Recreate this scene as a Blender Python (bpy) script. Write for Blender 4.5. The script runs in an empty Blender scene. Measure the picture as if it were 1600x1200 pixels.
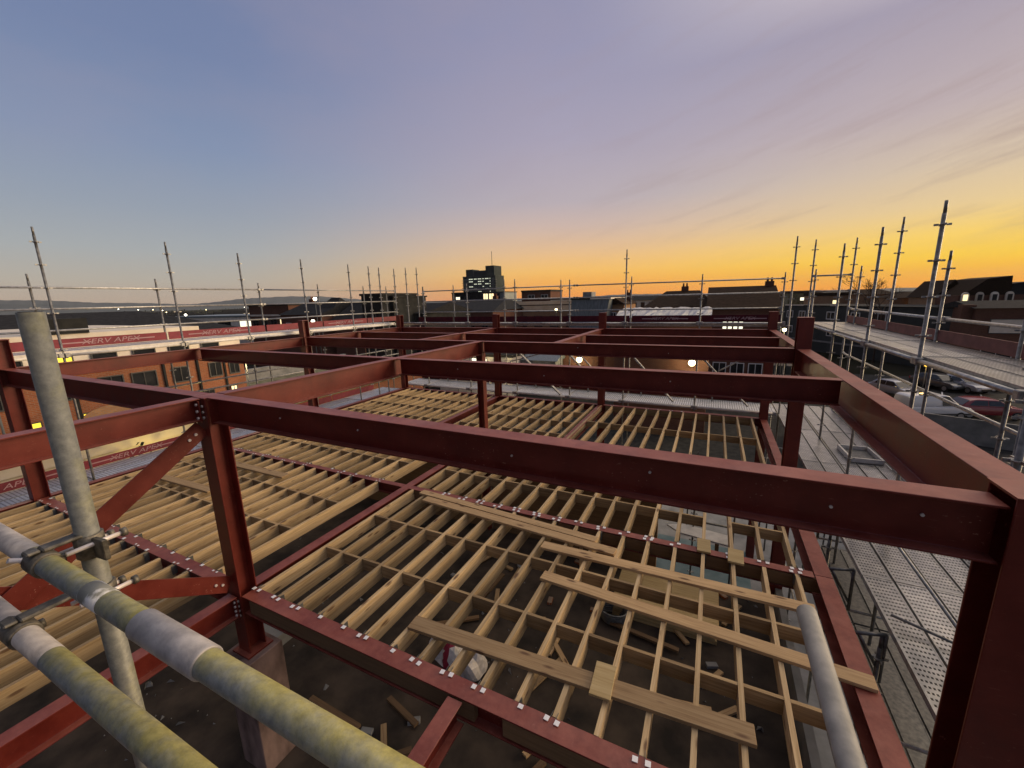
import bpy, bmesh, math, random
from mathutils import Vector, Matrix
random.seed(7)
PI = math.pi
R = math.radians
sc = bpy.context.scene
COL = sc.collection
EYE = 9.6                                   # eye height above the street; everything below is written relative to the eye
F_PX = 642.43
CFW = Vector((-0.4310, 0.8796, -0.2015)); CR = Vector((0.9000, 0.4351, -0.0262)); CU = Vector((-0.0647, 0.1926, 0.9791))
CFW.normalize(); CR = (CR - CFW*CR.dot(CFW)).normalized(); CU = CR.cross(CFW)
def ray(x, y): return CFW + CR*((x-800)/F_PX) - CU*((y-600)/F_PX)
def ony(x, y, Y): d = ray(x, y); return d*(Y/d.y)      # measured picture point on a plane Y / X / Z of the site grid
def onx(x, y, X): d = ray(x, y); return d*(X/d.x)
def onz(x, y, Z): d = ray(x, y); return d*(Z/d.z)

ORD = ['first','second','third','fourth','fifth','sixth','seventh','eighth','ninth','tenth','eleventh','twelfth','thirteenth',
       'fourteenth','fifteenth','sixteenth','seventeenth','eighteenth','nineteenth','twentieth']

# ------------------------------------------------------------------ materials
def new_mat(name):
    m = bpy.data.materials.new(name); m.use_nodes = True
    nt = m.node_tree; b = nt.nodes['Principled BSDF']
    return m, nt, b
def N(nt, t, **kw):
    n = nt.nodes.new(t)
    for k, v in kw.items():
        if k.startswith('_'): n.inputs[k[1:]].default_value = v
        else: setattr(n, k, v)
    return n
def L(nt, a, b): nt.links.new(a, b)
def ramp(nt, stops, interp='LINEAR'):
    r = nt.nodes.new('ShaderNodeValToRGB'); e = r.color_ramp.elements; r.color_ramp.interpolation = interp
    while len(e) < len(stops): e.new(0.5)
    for el, (p, c) in zip(e, stops): el.position = p; el.color = (*c, 1) if len(c) == 3 else c
    return r
def coords(nt, scale=(1,1,1), kind='Object'):
    tc = N(nt, 'ShaderNodeTexCoord'); mp = N(nt, 'ShaderNodeMapping'); mp.inputs['Scale'].default_value = scale
    L(nt, tc.outputs[kind], mp.inputs['Vector']); return mp.outputs['Vector']
def noise(nt, vec, scale=5, detail=4, rough=.55):
    n = N(nt, 'ShaderNodeTexNoise'); n.inputs['Scale'].default_value = scale; n.inputs['Detail'].default_value = detail
    n.inputs['Roughness'].default_value = rough; L(nt, vec, n.inputs['Vector']); return n.outputs['Fac']
def bump(nt, b, h, strength=.3, dist=.01):
    bp = N(nt, 'ShaderNodeBump'); bp.inputs['Strength'].default_value = strength; bp.inputs['Distance'].default_value = dist
    L(nt, h, bp.inputs['Height']); L(nt, bp.outputs['Normal'], b.inputs['Normal'])
def mottled(name, c1, c2, scale=6, rough=.6, metal=0, bstr=.15, sx=(1,1,1), detail=5, lo=.35, hi=.65, spec=.5):
    m, nt, b = new_mat(name)
    v = coords(nt, sx); f = noise(nt, v, scale, detail)
    r = ramp(nt, [(lo, c1), (hi, c2)]); L(nt, f, r.inputs['Fac'])
    ob = N(nt, 'ShaderNodeObjectInfo'); hv = N(nt, 'ShaderNodeHueSaturation')
    mr = N(nt, 'ShaderNodeMapRange'); mr.inputs['To Min'].default_value = .85; mr.inputs['To Max'].default_value = 1.12
    L(nt, ob.outputs['Random'], mr.inputs['Value']); L(nt, mr.outputs['Result'], hv.inputs['Value']); L(nt, r.outputs['Color'], hv.inputs['Color'])
    L(nt, hv.outputs['Color'], b.inputs['Base Color'])
    b.inputs['Roughness'].default_value = rough; b.inputs['Metallic'].default_value = metal
    b.inputs['Specular IOR Level'].default_value = spec
    if bstr: bump(nt, b, f, bstr)
    return m
def plain(name, c, rough=.6, metal=0, emit=None, es=1):
    m, nt, b = new_mat(name); b.inputs['Base Color'].default_value = (*c, 1); b.inputs['Roughness'].default_value = rough
    b.inputs['Metallic'].default_value = metal
    if emit: b.inputs['Emission Color'].default_value = (*emit, 1); b.inputs['Emission Strength'].default_value = es
    return m

def red_oxide():
    m, nt, b = new_mat('red_oxide_paint')
    v = coords(nt, (1,1,1)); f = noise(nt, v, 3.0, 6, .6); g = noise(nt, v, 38, 3, .6)
    r = ramp(nt, [(.3, (.095,.008,.0042)), (.5, (.135,.0135,.0068)), (.72, (.178,.0225,.012))]); L(nt, f, r.inputs['Fac'])
    s = ramp(nt, [(.655, (0,0,0)), (.70, (1,1,1))]); L(nt, g, s.inputs['Fac'])
    gate = noise(nt, v, 1.3, 2); gr = ramp(nt, [(.52,(0,0,0)),(.66,(1,1,1))]); L(nt, gate, gr.inputs['Fac'])
    mu = N(nt, 'ShaderNodeMath', operation='MULTIPLY'); L(nt, s.outputs['Color'], mu.inputs[0]); L(nt, gr.outputs['Color'], mu.inputs[1])
    mx = N(nt, 'ShaderNodeMix', data_type='RGBA'); mx.inputs['B'].default_value = (.36,.16,.12,1)
    L(nt, mu.outputs[0], mx.inputs['Factor']); L(nt, r.outputs['Color'], mx.inputs['A'])
    ge = N(nt, 'ShaderNodeNewGeometry'); gs = N(nt, 'ShaderNodeSeparateXYZ'); L(nt, ge.outputs['Normal'], gs.inputs[0])
    up = N(nt, 'ShaderNodeMapRange'); up.inputs['From Min'].default_value = .7; up.inputs['From Max'].default_value = .95; L(nt, gs.outputs['Z'], up.inputs['Value'])
    d1 = noise(nt, v, 9, 8, .7); d2 = noise(nt, v, 1.7, 4, .6); dd = N(nt, 'ShaderNodeMath', operation='MULTIPLY_ADD'); dd.inputs[1].default_value = .6; L(nt, d1, dd.inputs[0]); L(nt, d2, dd.inputs[2])
    dr = ramp(nt, [(.55, (.08,.08,.08)), (1.0, (.7,.7,.7))]); L(nt, dd.outputs[0], dr.inputs['Fac'])
    dm = N(nt, 'ShaderNodeMath', operation='MULTIPLY'); L(nt, up.outputs[0], dm.inputs[0]); L(nt, dr.outputs['Color'], dm.inputs[1])
    dx = N(nt, 'ShaderNodeMix', data_type='RGBA'); dx.inputs['B'].default_value = (.38,.125,.085,1); L(nt, dm.outputs[0], dx.inputs['Factor']); L(nt, mx.outputs['Result'], dx.inputs['A'])
    mp3 = N(nt, 'ShaderNodeMapping'); mp3.inputs['Scale'].default_value = (5,5,34); mp3.inputs['Rotation'].default_value = (.3,.5,.2); L(nt, v, mp3.inputs['Vector'])
    sc3 = noise(nt, mp3.outputs[0], 2.2, 7, .75); s3 = ramp(nt, [(.61,(0,0,0)),(.70,(.5,.5,.5))]); L(nt, sc3, s3.inputs['Fac'])
    sx3 = N(nt, 'ShaderNodeMix', data_type='RGBA'); sx3.inputs['B'].default_value = (.36,.13,.095,1); L(nt, s3.outputs['Color'], sx3.inputs['Factor']); L(nt, dx.outputs['Result'], sx3.inputs['A'])
    L(nt, sx3.outputs['Result'], b.inputs['Base Color'])
    rr = N(nt, 'ShaderNodeMapRange'); rr.inputs['To Min'].default_value = .30; rr.inputs['To Max'].default_value = .62
    L(nt, f, rr.inputs['Value']); L(nt, rr.outputs['Result'], b.inputs['Roughness'])
    bump(nt, b, g, .12, .004)
    return m
def timber(name, lo, mid, hi, along='Y', knots=True):
    m, nt, b = new_mat(name)
    ob = N(nt, 'ShaderNodeObjectInfo')
    tc = N(nt, 'ShaderNodeTexCoord'); ad = N(nt, 'ShaderNodeVectorMath', operation='ADD')
    cx = N(nt, 'ShaderNodeCombineXYZ'); mm = N(nt, 'ShaderNodeMath', operation='MULTIPLY'); mm.inputs[1].default_value = 37.0
    L(nt, ob.outputs['Random'], mm.inputs[0])
    for i in range(3): L(nt, mm.outputs[0], cx.inputs[i])
    L(nt, tc.outputs['Object'], ad.inputs[0]); L(nt, cx.outputs[0], ad.inputs[1])
    mp = N(nt, 'ShaderNodeMapping'); s = {'Y': (22, .9, 22), 'X': (.9, 22, 22), 'Z': (22, 22, .9)}[along]; mp.inputs['Scale'].default_value = s
    L(nt, ad.outputs[0], mp.inputs['Vector'])
    f = noise(nt, mp.outputs['Vector'], 1.6, 6, .65)
    r = ramp(nt, [(.3, lo), (.52, mid), (.75, hi)]); L(nt, f, r.inputs['Fac'])
    big = noise(nt, ad.outputs[0], .9, 3); br = N(nt, 'ShaderNodeMapRange'); br.inputs['To Min'].default_value = .72; br.inputs['To Max'].default_value = 1.22
    L(nt, big, br.inputs['Value'])
    mr = N(nt, 'ShaderNodeMapRange'); mr.inputs['To Min'].default_value = .66; mr.inputs['To Max'].default_value = 1.2
    L(nt, ob.outputs['Random'], mr.inputs['Value'])
    pr = N(nt, 'ShaderNodeMath', operation='MULTIPLY'); L(nt, br.outputs[0], pr.inputs[0]); L(nt, mr.outputs[0], pr.inputs[1])
    hv = N(nt, 'ShaderNodeHueSaturation'); L(nt, pr.outputs[0], hv.inputs['Value']); L(nt, r.outputs['Color'], hv.inputs['Color'])
    out = hv.outputs['Color']
    if knots:
        mp2 = N(nt, 'ShaderNodeMapping'); mp2.inputs['Scale'].default_value = {'Y': (7, 2.0, 7), 'X': (2.0, 7, 7), 'Z': (7,7,2)}[along]
        L(nt, ad.outputs[0], mp2.inputs['Vector'])
        vo = N(nt, 'ShaderNodeTexVoronoi'); vo.inputs['Scale'].default_value = 1.0; L(nt, mp2.outputs['Vector'], vo.inputs['Vector'])
        kr = ramp(nt, [(.1, (1,1,1)), (.2, (0,0,0))]); L(nt, vo.outputs['Distance'], kr.inputs['Fac'])
        mx = N(nt, 'ShaderNodeMix', data_type='RGBA'); mx.inputs['B'].default_value = (.10,.045,.02,1)
        km = N(nt, 'ShaderNodeMath', operation='MULTIPLY'); km.inputs[1].default_value = .85; L(nt, kr.outputs['Color'], km.inputs[0])
        L(nt, km.outputs[0], mx.inputs['Factor']); L(nt, out, mx.inputs['A']); out = mx.outputs['Result']
    L(nt, out, b.inputs['Base Color']); b.inputs['Roughness'].default_value = .75
    bump(nt, b, f, .25, .004)
    return m
def deck_metal(name, c1, c2, rough=.42, metal=.65, px=.045, py=.11, hole=.16):
    # pressed metal deck: rows of slots punched through, in the deck's own coordinates
    m, nt, b = new_mat(name)
    tc = N(nt, 'ShaderNodeTexCoord'); sp = N(nt, 'ShaderNodeSeparateXYZ'); L(nt, tc.outputs['Object'], sp.inputs[0])
    def cell(sock, per):
        a = N(nt, 'ShaderNodeMath', operation='DIVIDE'); a.inputs[1].default_value = per; L(nt, sock, a.inputs[0])
        f = N(nt, 'ShaderNodeMath', operation='FRACT'); L(nt, a.outputs[0], f.inputs[0])
        s = N(nt, 'ShaderNodeMath', operation='SUBTRACT'); s.inputs[1].default_value = .5; L(nt, f.outputs[0], s.inputs[0]); return s.outputs[0]
    u = cell(sp.outputs['X'], px); v = cell(sp.outputs['Y'], py)
    au = N(nt, 'ShaderNodeMath', operation='ABSOLUTE'); L(nt, u, au.inputs[0]); av = N(nt, 'ShaderNodeMath', operation='ABSOLUTE'); L(nt, v, av.inputs[0])
    lu = N(nt, 'ShaderNodeMath', operation='LESS_THAN'); lu.inputs[1].default_value = .3; L(nt, au.outputs[0], lu.inputs[0])
    lv = N(nt, 'ShaderNodeMath', operation='LESS_THAN'); lv.inputs[1].default_value = hole; L(nt, av.outputs[0], lv.inputs[0])
    h = N(nt, 'ShaderNodeMath', operation='MULTIPLY'); L(nt, lu.outputs[0], h.inputs[0]); L(nt, lv.outputs[0], h.inputs[1])
    f = noise(nt, tc.outputs['Object'], 4, 5)
    r = ramp(nt, [(.35, c1), (.7, c2)]); L(nt, f, r.inputs['Fac'])
    ob = N(nt, 'ShaderNodeObjectInfo'); hv = N(nt, 'ShaderNodeHueSaturation')
    mr = N(nt, 'ShaderNodeMapRange'); mr.inputs['To Min'].default_value = .8; mr.inputs['To Max'].default_value = 1.15
    L(nt, ob.outputs['Random'], mr.inputs['Value']); L(nt, mr.outputs[0], hv.inputs['Value']); L(nt, r.outputs['Color'], hv.inputs['Color'])
    mx = N(nt, 'ShaderNodeMix', data_type='RGBA'); mx.inputs['B'].default_value = (.03,.03,.032,1)
    L(nt, h.outputs[0], mx.inputs['Factor']); L(nt, hv.outputs['Color'], mx.inputs['A']); L(nt, mx.outputs['Result'], b.inputs['Base Color'])
    rr = N(nt, 'ShaderNodeMapRange'); rr.inputs['To Min'].default_value = rough-.12; rr.inputs['To Max'].default_value = rough+.2
    L(nt, f, rr.inputs['Value']); L(nt, rr.outputs[0], b.inputs['Roughness'])
    b.inputs['Metallic'].default_value = metal
    inv = N(nt, 'ShaderNodeMath', operation='SUBTRACT'); inv.inputs[0].default_value = 1; L(nt, h.outputs[0], inv.inputs[1])
    bump(nt, b, inv.outputs[0], .5, .006)
    return m
def brick(name, c1, c2, mort, scale=1.0):
    m, nt, b = new_mat(name)
    tc = N(nt, 'ShaderNodeTexCoord'); sp = N(nt, 'ShaderNodeSeparateXYZ'); L(nt, tc.outputs['Object'], sp.inputs[0])
    ad = N(nt, 'ShaderNodeMath', operation='ADD'); L(nt, sp.outputs['X'], ad.inputs[0]); L(nt, sp.outputs['Y'], ad.inputs[1])
    cb = N(nt, 'ShaderNodeCombineXYZ'); L(nt, ad.outputs[0], cb.inputs['X']); L(nt, sp.outputs['Z'], cb.inputs['Y'])
    t = N(nt, 'ShaderNodeTexBrick'); L(nt, cb.outputs[0], t.inputs['Vector']); t.inputs['Scale'].default_value = 1.0
    t.inputs['Brick Width'].default_value = .225*scale; t.inputs['Row Height'].default_value = .075*scale; t.inputs['Mortar Size'].default_value = .009*scale
    t.inputs['Color1'].default_value = (*c1,1); t.inputs['Color2'].default_value = (*c2,1); t.inputs['Mortar'].default_value = (*mort,1)
    f = noise(nt, tc.outputs['Object'], .7, 4); mr = N(nt, 'ShaderNodeMapRange'); mr.inputs['To Min'].default_value = .7; mr.inputs['To Max'].default_value = 1.2
    L(nt, f, mr.inputs['Value']); hv = N(nt, 'ShaderNodeHueSaturation'); L(nt, mr.outputs[0], hv.inputs['Value']); L(nt, t.outputs['Color'], hv.inputs['Color'])
    L(nt, hv.outputs['Color'], b.inputs['Base Color']); b.inputs['Roughness'].default_value = .95; b.inputs['Specular IOR Level'].default_value = .12
    return m
def stained_highlit_tube(name, base1, base2, stain_highlight, amount):
    # galvanised tube with moss-yellow paint stains; sunset highlight painted into the upper faces
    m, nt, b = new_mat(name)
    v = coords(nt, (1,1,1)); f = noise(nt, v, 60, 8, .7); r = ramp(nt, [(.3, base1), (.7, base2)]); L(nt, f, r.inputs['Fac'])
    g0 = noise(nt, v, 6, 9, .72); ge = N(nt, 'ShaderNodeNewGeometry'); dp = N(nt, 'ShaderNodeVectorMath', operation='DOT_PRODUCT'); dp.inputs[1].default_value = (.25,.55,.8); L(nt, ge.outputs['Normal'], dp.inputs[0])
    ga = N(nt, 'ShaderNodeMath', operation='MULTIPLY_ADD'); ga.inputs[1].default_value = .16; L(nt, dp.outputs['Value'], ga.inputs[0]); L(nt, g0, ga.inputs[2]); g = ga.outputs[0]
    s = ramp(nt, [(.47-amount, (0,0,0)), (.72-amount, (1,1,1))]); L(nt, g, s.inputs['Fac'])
    sr = ramp(nt, [(.3, tuple(c*.55 for c in stain_highlight)), (.65, stain_highlight)]); L(nt, f, sr.inputs['Fac'])
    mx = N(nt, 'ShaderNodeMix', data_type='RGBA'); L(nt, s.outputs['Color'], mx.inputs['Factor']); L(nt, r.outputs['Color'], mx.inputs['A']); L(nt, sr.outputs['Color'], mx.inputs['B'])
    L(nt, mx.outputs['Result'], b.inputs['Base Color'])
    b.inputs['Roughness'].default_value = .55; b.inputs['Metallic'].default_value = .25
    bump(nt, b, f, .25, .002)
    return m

M = {}
M['red'] = red_oxide()
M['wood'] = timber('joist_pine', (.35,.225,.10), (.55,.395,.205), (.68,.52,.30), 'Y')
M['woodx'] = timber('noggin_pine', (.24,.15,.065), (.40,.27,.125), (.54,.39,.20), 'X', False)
M['plank'] = timber('scaffold_plank_pine', (.33,.20,.09), (.48,.32,.155), (.58,.41,.22), 'X')
M['ply'] = timber('osb_block', (.38,.26,.10), (.50,.37,.17), (.60,.46,.24), 'X', False)
M['packer'] = timber('packer_timber', (.12,.07,.03), (.17,.10,.045), (.22,.13,.06), 'X', False)
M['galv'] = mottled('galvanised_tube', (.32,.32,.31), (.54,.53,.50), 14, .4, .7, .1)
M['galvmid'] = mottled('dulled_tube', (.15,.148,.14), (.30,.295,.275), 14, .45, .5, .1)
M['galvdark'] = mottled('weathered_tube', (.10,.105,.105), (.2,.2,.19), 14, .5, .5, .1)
M['ring'] = mottled('cast_rosette', (.25,.25,.25), (.42,.42,.4), 20, .5, .6, .1)
M['deckr'] = deck_metal('punched_steel_deck', (.36,.36,.35), (.62,.61,.58), .30, .88, px=.038, py=.08, hole=.2)
M['deckl'] = deck_metal('alloy_deck', (.46,.49,.52), (.66,.68,.70), .4, .3, px=.036, py=.078)
M['deckedge'] = mottled('deck_edge_alloy', (.62,.60,.55), (.80,.77,.70), 9, .45, .1, .05)
M['deckf'] = deck_metal('pale_alloy_deck', (.66,.67,.66), (.82,.82,.80), .4, .1, px=.036, py=.078)
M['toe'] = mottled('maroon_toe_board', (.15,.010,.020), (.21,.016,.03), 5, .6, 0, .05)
M['toeb'] = mottled('brown_toe_board', (.17,.055,.045), (.24,.085,.07), 5, .7, 0, .1)
M['letter'] = plain('pale_lettering', (.36,.22,.23), .7)
M['hanger'] = plain('bright_zinc_hanger', (.86,.85,.84), .35, .1)
M['boltm'] = plain('zinc_bolt', (.72,.66,.62), .4, .3)
M['tubeA'] = stained_highlit_tube('stained_highlit_guard_rail', (.12,.14,.145), (.27,.29,.29), (.36,.335,.12), .03)
M['tubeB'] = stained_highlit_tube('grey_standard', (.125,.13,.115), (.25,.25,.215), (.28,.27,.13), -.12)
M['sleeve'] = mottled('dull_sleeve', (.26,.25,.25), (.42,.40,.39), 30, .6, .2, .2)
M['whitepaint'] = mottled('flaked_white_paint', (.20,.205,.18), (.60,.61,.61), 16, .8, 0, .4, detail=8, lo=.44, hi=.52)
M['tubeC'] = mottled('smooth_grey_tube', (.15,.158,.165), (.24,.245,.25), 22, .5, .15, .15)
M['coupler'] = mottled('rusty_coupler', (.07,.065,.055), (.22,.20,.16), 40, .55, .6, .3)
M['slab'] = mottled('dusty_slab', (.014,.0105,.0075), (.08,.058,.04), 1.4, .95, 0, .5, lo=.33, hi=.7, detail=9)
M['asphalt'] = mottled('asphalt', (.018,.019,.02), (.04,.04,.039), 2.5, .95, 0, .1, spec=.12)
M['townland'] = mottled('town_land', (.014,.015,.010), (.034,.032,.025), .05, 1, 0, 0, spec=0)
M['conc'] = mottled('grey_concrete', (.17,.175,.17), (.28,.28,.27), 1.6, .9, 0, .1)
M['teal'] = mottled('teal_sheet', (.05,.10,.11), (.12,.18,.19), 1.3, .7, 0, .05)
M['hillm'] = mottled('hill_woods', (.05,.07,.075), (.08,.10,.10), .004, .95, 0, 0)
M['brickO'] = brick('orange_brick', (.34,.115,.05), (.26,.085,.04), (.28,.2,.14))
M['brickD'] = brick('brown_brick', (.13,.055,.035), (.17,.075,.045), (.14,.10,.08))
M['brickT'] = brick('tan_brick', (.44,.24,.115), (.35,.18,.085), (.30,.24,.18))
M['cream'] = mottled('cream_render', (.72,.63,.50), (.82,.75,.63), 1.5, .8, 0, 0)
M['darkwall'] = mottled('dark_cladding', (.018,.019,.019), (.034,.035,.034), 1.5, .9, 0, 0, spec=.15)
M['tealwall'] = mottled('grey_blue_cladding', (.022,.03,.031), (.036,.045,.046), .8, .7, 0, 0)
M['slate'] = mottled('slate_roof', (.016,.017,.018), (.034,.034,.035), 3, .9, 0, .1, (1,1,3), spec=.1)
M['browntile'] = mottled('brown_tile_roof', (.022,.014,.009), (.045,.028,.018), 3, .95, 0, .1, (1,1,4), spec=.08)
M['cornice'] = mottled('peach_stone_cornice', (.82,.58,.35), (.92,.70,.46), 1.5, .85, 0, 0, spec=.1)
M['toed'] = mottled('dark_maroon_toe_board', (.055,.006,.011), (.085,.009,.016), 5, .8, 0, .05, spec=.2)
M['tealglass'] = plain('teal_glass_band', (.15,.20,.19), .3)
M['towerwall'] = mottled('grey_green_tower_cladding', (.05,.062,.058), (.075,.088,.082), .2, .9, 0, 0, spec=.1)
M['littw'] = plain('lit_office_window', (.5,.5,.4), .4, 0, (.95,1.0,.74), .75)
M['plaster'] = mottled('stained_pink_plaster', (.10,.065,.055), (.30,.205,.175), 3.2, .9, 0, .3, (1,1,.4), detail=8)
M['zinc'] = mottled('zinc_cladding', (.13,.16,.17), (.24,.27,.28), 2.2, .45, .3, .05, (4,4,.4))
M['flatroof'] = mottled('felt_roof', (.03,.029,.027), (.06,.057,.052), 1.2, .95, 0, .1, spec=.1)
M['mossroof'] = mottled('mossy_gravel_roof', (.10,.11,.05), (.26,.25,.16), 2.2, .95, 0, .2)
M['glass'] = plain('window_glass', (.02,.022,.025), .08)
M['frame'] = plain('white_window_frame', (.7,.7,.68), .5)
M['framed'] = plain('dark_window_frame', (.05,.05,.05), .5)
M['lit'] = plain('lit_window_warm', (.5,.4,.2), .4, 0, (1.0,.80,.42), 1.6)
M['litw'] = plain('lit_window_white', (.5,.5,.4), .4, 0, (1.0,.93,.70), 1.5)
M['lity'] = plain('lit_window_yellow', (.6,.5,.05), .4, 0, (1.0,.75,.06), 1.3)
M['lamp'] = plain('lamp_glow', (.9,.8,.5), .4, 0, (1.0,.82,.42), 9)
M['lampo'] = plain('sodium_lamp_glow', (.9,.6,.2), .4, 0, (1.0,.55,.06), 8)
M['lampw'] = plain('white_lamp_glow', (.9,.9,.8), .4, 0, (1.0,.92,.72), 9)
M['post'] = plain('painted_post', (.09,.095,.09), .5, .3)
M['bark'] = mottled('bark', (.035,.022,.014), (.07,.045,.03), 8, .9, 0, .3)
M['leaf'] = mottled('dark_foliage', (.018,.025,.012), (.045,.055,.022), 4, .8, 0, 0)
M['carwhite'] = plain('white_car_paint', (.62,.63,.63), .25); M['carred'] = plain('dark_red_car_paint', (.22,.02,.025), .25)
M['carsilver'] = plain('silver_car_paint', (.34,.36,.40), .28, .4); M['cardark'] = plain('dark_car_paint', (.05,.055,.06), .25)
for k in ('carwhite','carred','carsilver','cardark'): M[k].node_tree.nodes['Principled BSDF'].inputs['Coat Weight'].default_value = .5
M['rubber'] = plain('tyre_rubber', (.015,.015,.015), .85); M['rimm'] = plain('alloy_rim', (.35,.35,.36), .35, .7)
M['trimd'] = plain('black_trim', (.02,.02,.02), .5); M['headl'] = plain('headlight_lens', (.6,.6,.6), .15); M['taill'] = plain('tail_light_lens', (.3,.01,.01), .2)
M['hivis'] = mottled('hi_vis_fabric', (.62,.66,.02), (.80,.85,.05), 9, .8, 0, .2)
M['sack'] = mottled('white_plastic_sack', (.50,.48,.46), (.68,.65,.63), 9, .5, 0, .3)
M['sackred'] = plain('sack_red_print', (.30,.02,.05), .5)
M['whiteboard'] = mottled('white_faced_board', (.52,.53,.53), (.68,.68,.67), 5, .6, 0, .05)
M['bronze'] = plain('brass_yellow', (.6,.45,.05), .5)

# ------------------------------------------------------------------ mesh helper
class MB:
    def __init__(s): s.v = []; s.f = []; s.mi = []; s.cur = 0; s.sm = []
    def mat(s, i): s.cur = i; return s
    def quad(s, pts, smooth=False):
        k = len(s.v); s.v += [tuple(p) for p in pts]; s.f.append(tuple(range(k, k+len(pts)))); s.mi.append(s.cur); s.sm.append(smooth)
    def box(s, x0, x1, y0, y1, z0, z1):
        k = len(s.v)
        s.v += [(x0,y0,z0),(x1,y0,z0),(x1,y1,z0),(x0,y1,z0),(x0,y0,z1),(x1,y0,z1),(x1,y1,z1),(x0,y1,z1)]
        for q in ((0,3,2,1),(4,5,6,7),(0,1,5,4),(1,2,6,5),(2,3,7,6),(3,0,4,7)):
            s.f.append(tuple(k+i for i in q)); s.mi.append(s.cur); s.sm.append(False)
        return s
    def obox(s, a, b, w, h, up=(0,0,1)):
        # a bar from a to b, w wide and h deep
        a = Vector(a); b = Vector(b); d = (b-a).normalized(); up = Vector(up)
        if abs(d.dot(up)) > .99: up = Vector((0,1,0))
        x = d.cross(up).normalized(); y = x.cross(d).normalized(); k = len(s.v)
        for p in (a, b):
            for (i, j) in ((-1,-1),(1,-1),(1,1),(-1,1)): s.v.append(tuple(p + x*(i*w/2) + y*(j*h/2)))
        for q in ((0,1,2,3),(7,6,5,4),(0,4,5,1),(1,5,6,2),(2,6,7,3),(3,7,4,0)):
            s.f.append(tuple(k+i for i in q)); s.mi.append(s.cur); s.sm.append(False)
        return s
    def tube(s, a, b, r, n=10, r2=None, cap=True):
        a = Vector(a); b = Vector(b); d = (b-a).normalized(); r2 = r if r2 is None else r2
        up = Vector((0,0,1)) if abs(d.z) < .95 else Vector((1,0,0)); x = d.cross(up).normalized(); y = d.cross(x); k = len(s.v)
        for p, q in ((a, r), (b, r2)):
            for i in range(n): t = 2*PI*i/n; s.v.append(tuple(p + x*(q*math.cos(t)) + y*(q*math.sin(t))))
        for i in range(n): s.f.append((k+i, k+n+i, k+n+(i+1)%n, k+(i+1)%n)); s.mi.append(s.cur); s.sm.append(True)
        if cap:
            s.f.append(tuple(k+i for i in range(n))); s.mi.append(s.cur); s.sm.append(False)
            s.f.append(tuple(k+n+i for i in reversed(range(n)))); s.mi.append(s.cur); s.sm.append(False)
        return s
    def prism(s, poly, z0, z1):
        k = len(s.v); n = len(poly)
        for z in (z0, z1): s.v += [(p[0], p[1], z) for p in poly]
        for i in range(n): s.f.append((k+i, k+(i+1)%n, k+n+(i+1)%n, k+n+i)); s.mi.append(s.cur); s.sm.append(False)
        s.f.append(tuple(k+i for i in reversed(range(n)))); s.f.append(tuple(k+n+i for i in range(n))); s.mi += [s.cur]*2; s.sm += [False]*2
        return s
    def extrude_prof(s, prof, axis_a, axis_b):
        # prof: list of points at a; the same shifted by vector b-a
        k = len(s.v); n = len(prof); d = Vector(axis_b) - Vector(axis_a)
        s.v += [tuple(Vector(p)) for p in prof]; s.v += [tuple(Vector(p)+d) for p in prof]
        for i in range(n): s.f.append((k+i, k+(i+1)%n, k+n+(i+1)%n, k+n+i)); s.mi.append(s.cur); s.sm.append(False)
        s.f.append(tuple(k+i for i in reversed(range(n)))); s.f.append(tuple(k+n+i for i in range(n))); s.mi += [s.cur]*2; s.sm += [False]*2
        return s
    def ball(s, c, r, nu=10, nv=7, sz=1.0):
        k = len(s.v); c = Vector(c)
        for j in range(nv+1):
            ph = PI*j/nv
            for i in range(nu): th = 2*PI*i/nu; s.v.append((c.x+r*math.sin(ph)*math.cos(th), c.y+r*math.sin(ph)*math.sin(th), c.z+sz*r*math.cos(ph)))
        for j in range(nv):
            for i in range(nu):
                a = k+j*nu+i; b = k+j*nu+(i+1)%nu; s.f.append((a, a+nu, b+nu, b)); s.mi.append(s.cur); s.sm.append(True)
        return s
    def ibeam(s, a, b, depth, width, tf=.016, tw=.012, top=True):
        # I section hanging below the line a-b (top of the upper flange); a-b horizontal
        a = Vector(a); b = Vector(b); d = (b-a).normalized(); x = d.cross(Vector((0,0,1))).normalized()
        w = width/2; t = tw/2
        pts = [(-w,0),(-w,-tf),(-t,-tf),(-t,-depth+tf),(-w,-depth+tf),(-w,-depth),(w,-depth),(w,-depth+tf),(t,-depth+tf),(t,-tf),(w,-tf),(w,0)]
        prof = [a + x*p + Vector((0,0,q)) for p, q in pts]
        s._sect(prof, b-a); return s
    def hcol(s, x, y, z0, z1, dx, dy, tf=.018, tw=.014, webx=True):
        # H section column: flanges face +-Y when webx is False, +-X when True
        h = dx/2; w = dy/2; t = tw/2
        if webx: pts = [(-h,-w),(-h+tf,-w),(-h+tf,-t),(h-tf,-t),(h-tf,-w),(h,-w),(h,w),(h-tf,w),(h-tf,t),(-h+tf,t),(-h+tf,w),(-h,w)]
        else: pts = [(-h,-w),(h,-w),(h,-w+tf),(t,-w+tf),(t,w-tf),(h,w-tf),(h,w),(-h,w),(-h,w-tf),(-t,w-tf),(-t,-w+tf),(-h,-w+tf)]
        s._sect([Vector((x+p, y+q, z0)) for p, q in pts], Vector((0,0,z1-z0))); return s
    def _sect(s, prof, d):
        n = len(prof); k = len(s.v); s.v += [tuple(p) for p in prof]; s.v += [tuple(p+d) for p in prof]
        for i in range(n): s.f.append((k+i, k+(i+1)%n, k+n+(i+1)%n, k+n+i)); s.mi.append(s.cur); s.sm.append(False)
        s.f.append(tuple(k+i for i in reversed(range(n)))); s.f.append(tuple(k+n+i for i in range(n))); s.mi += [s.cur]*2; s.sm += [False]*2
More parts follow.
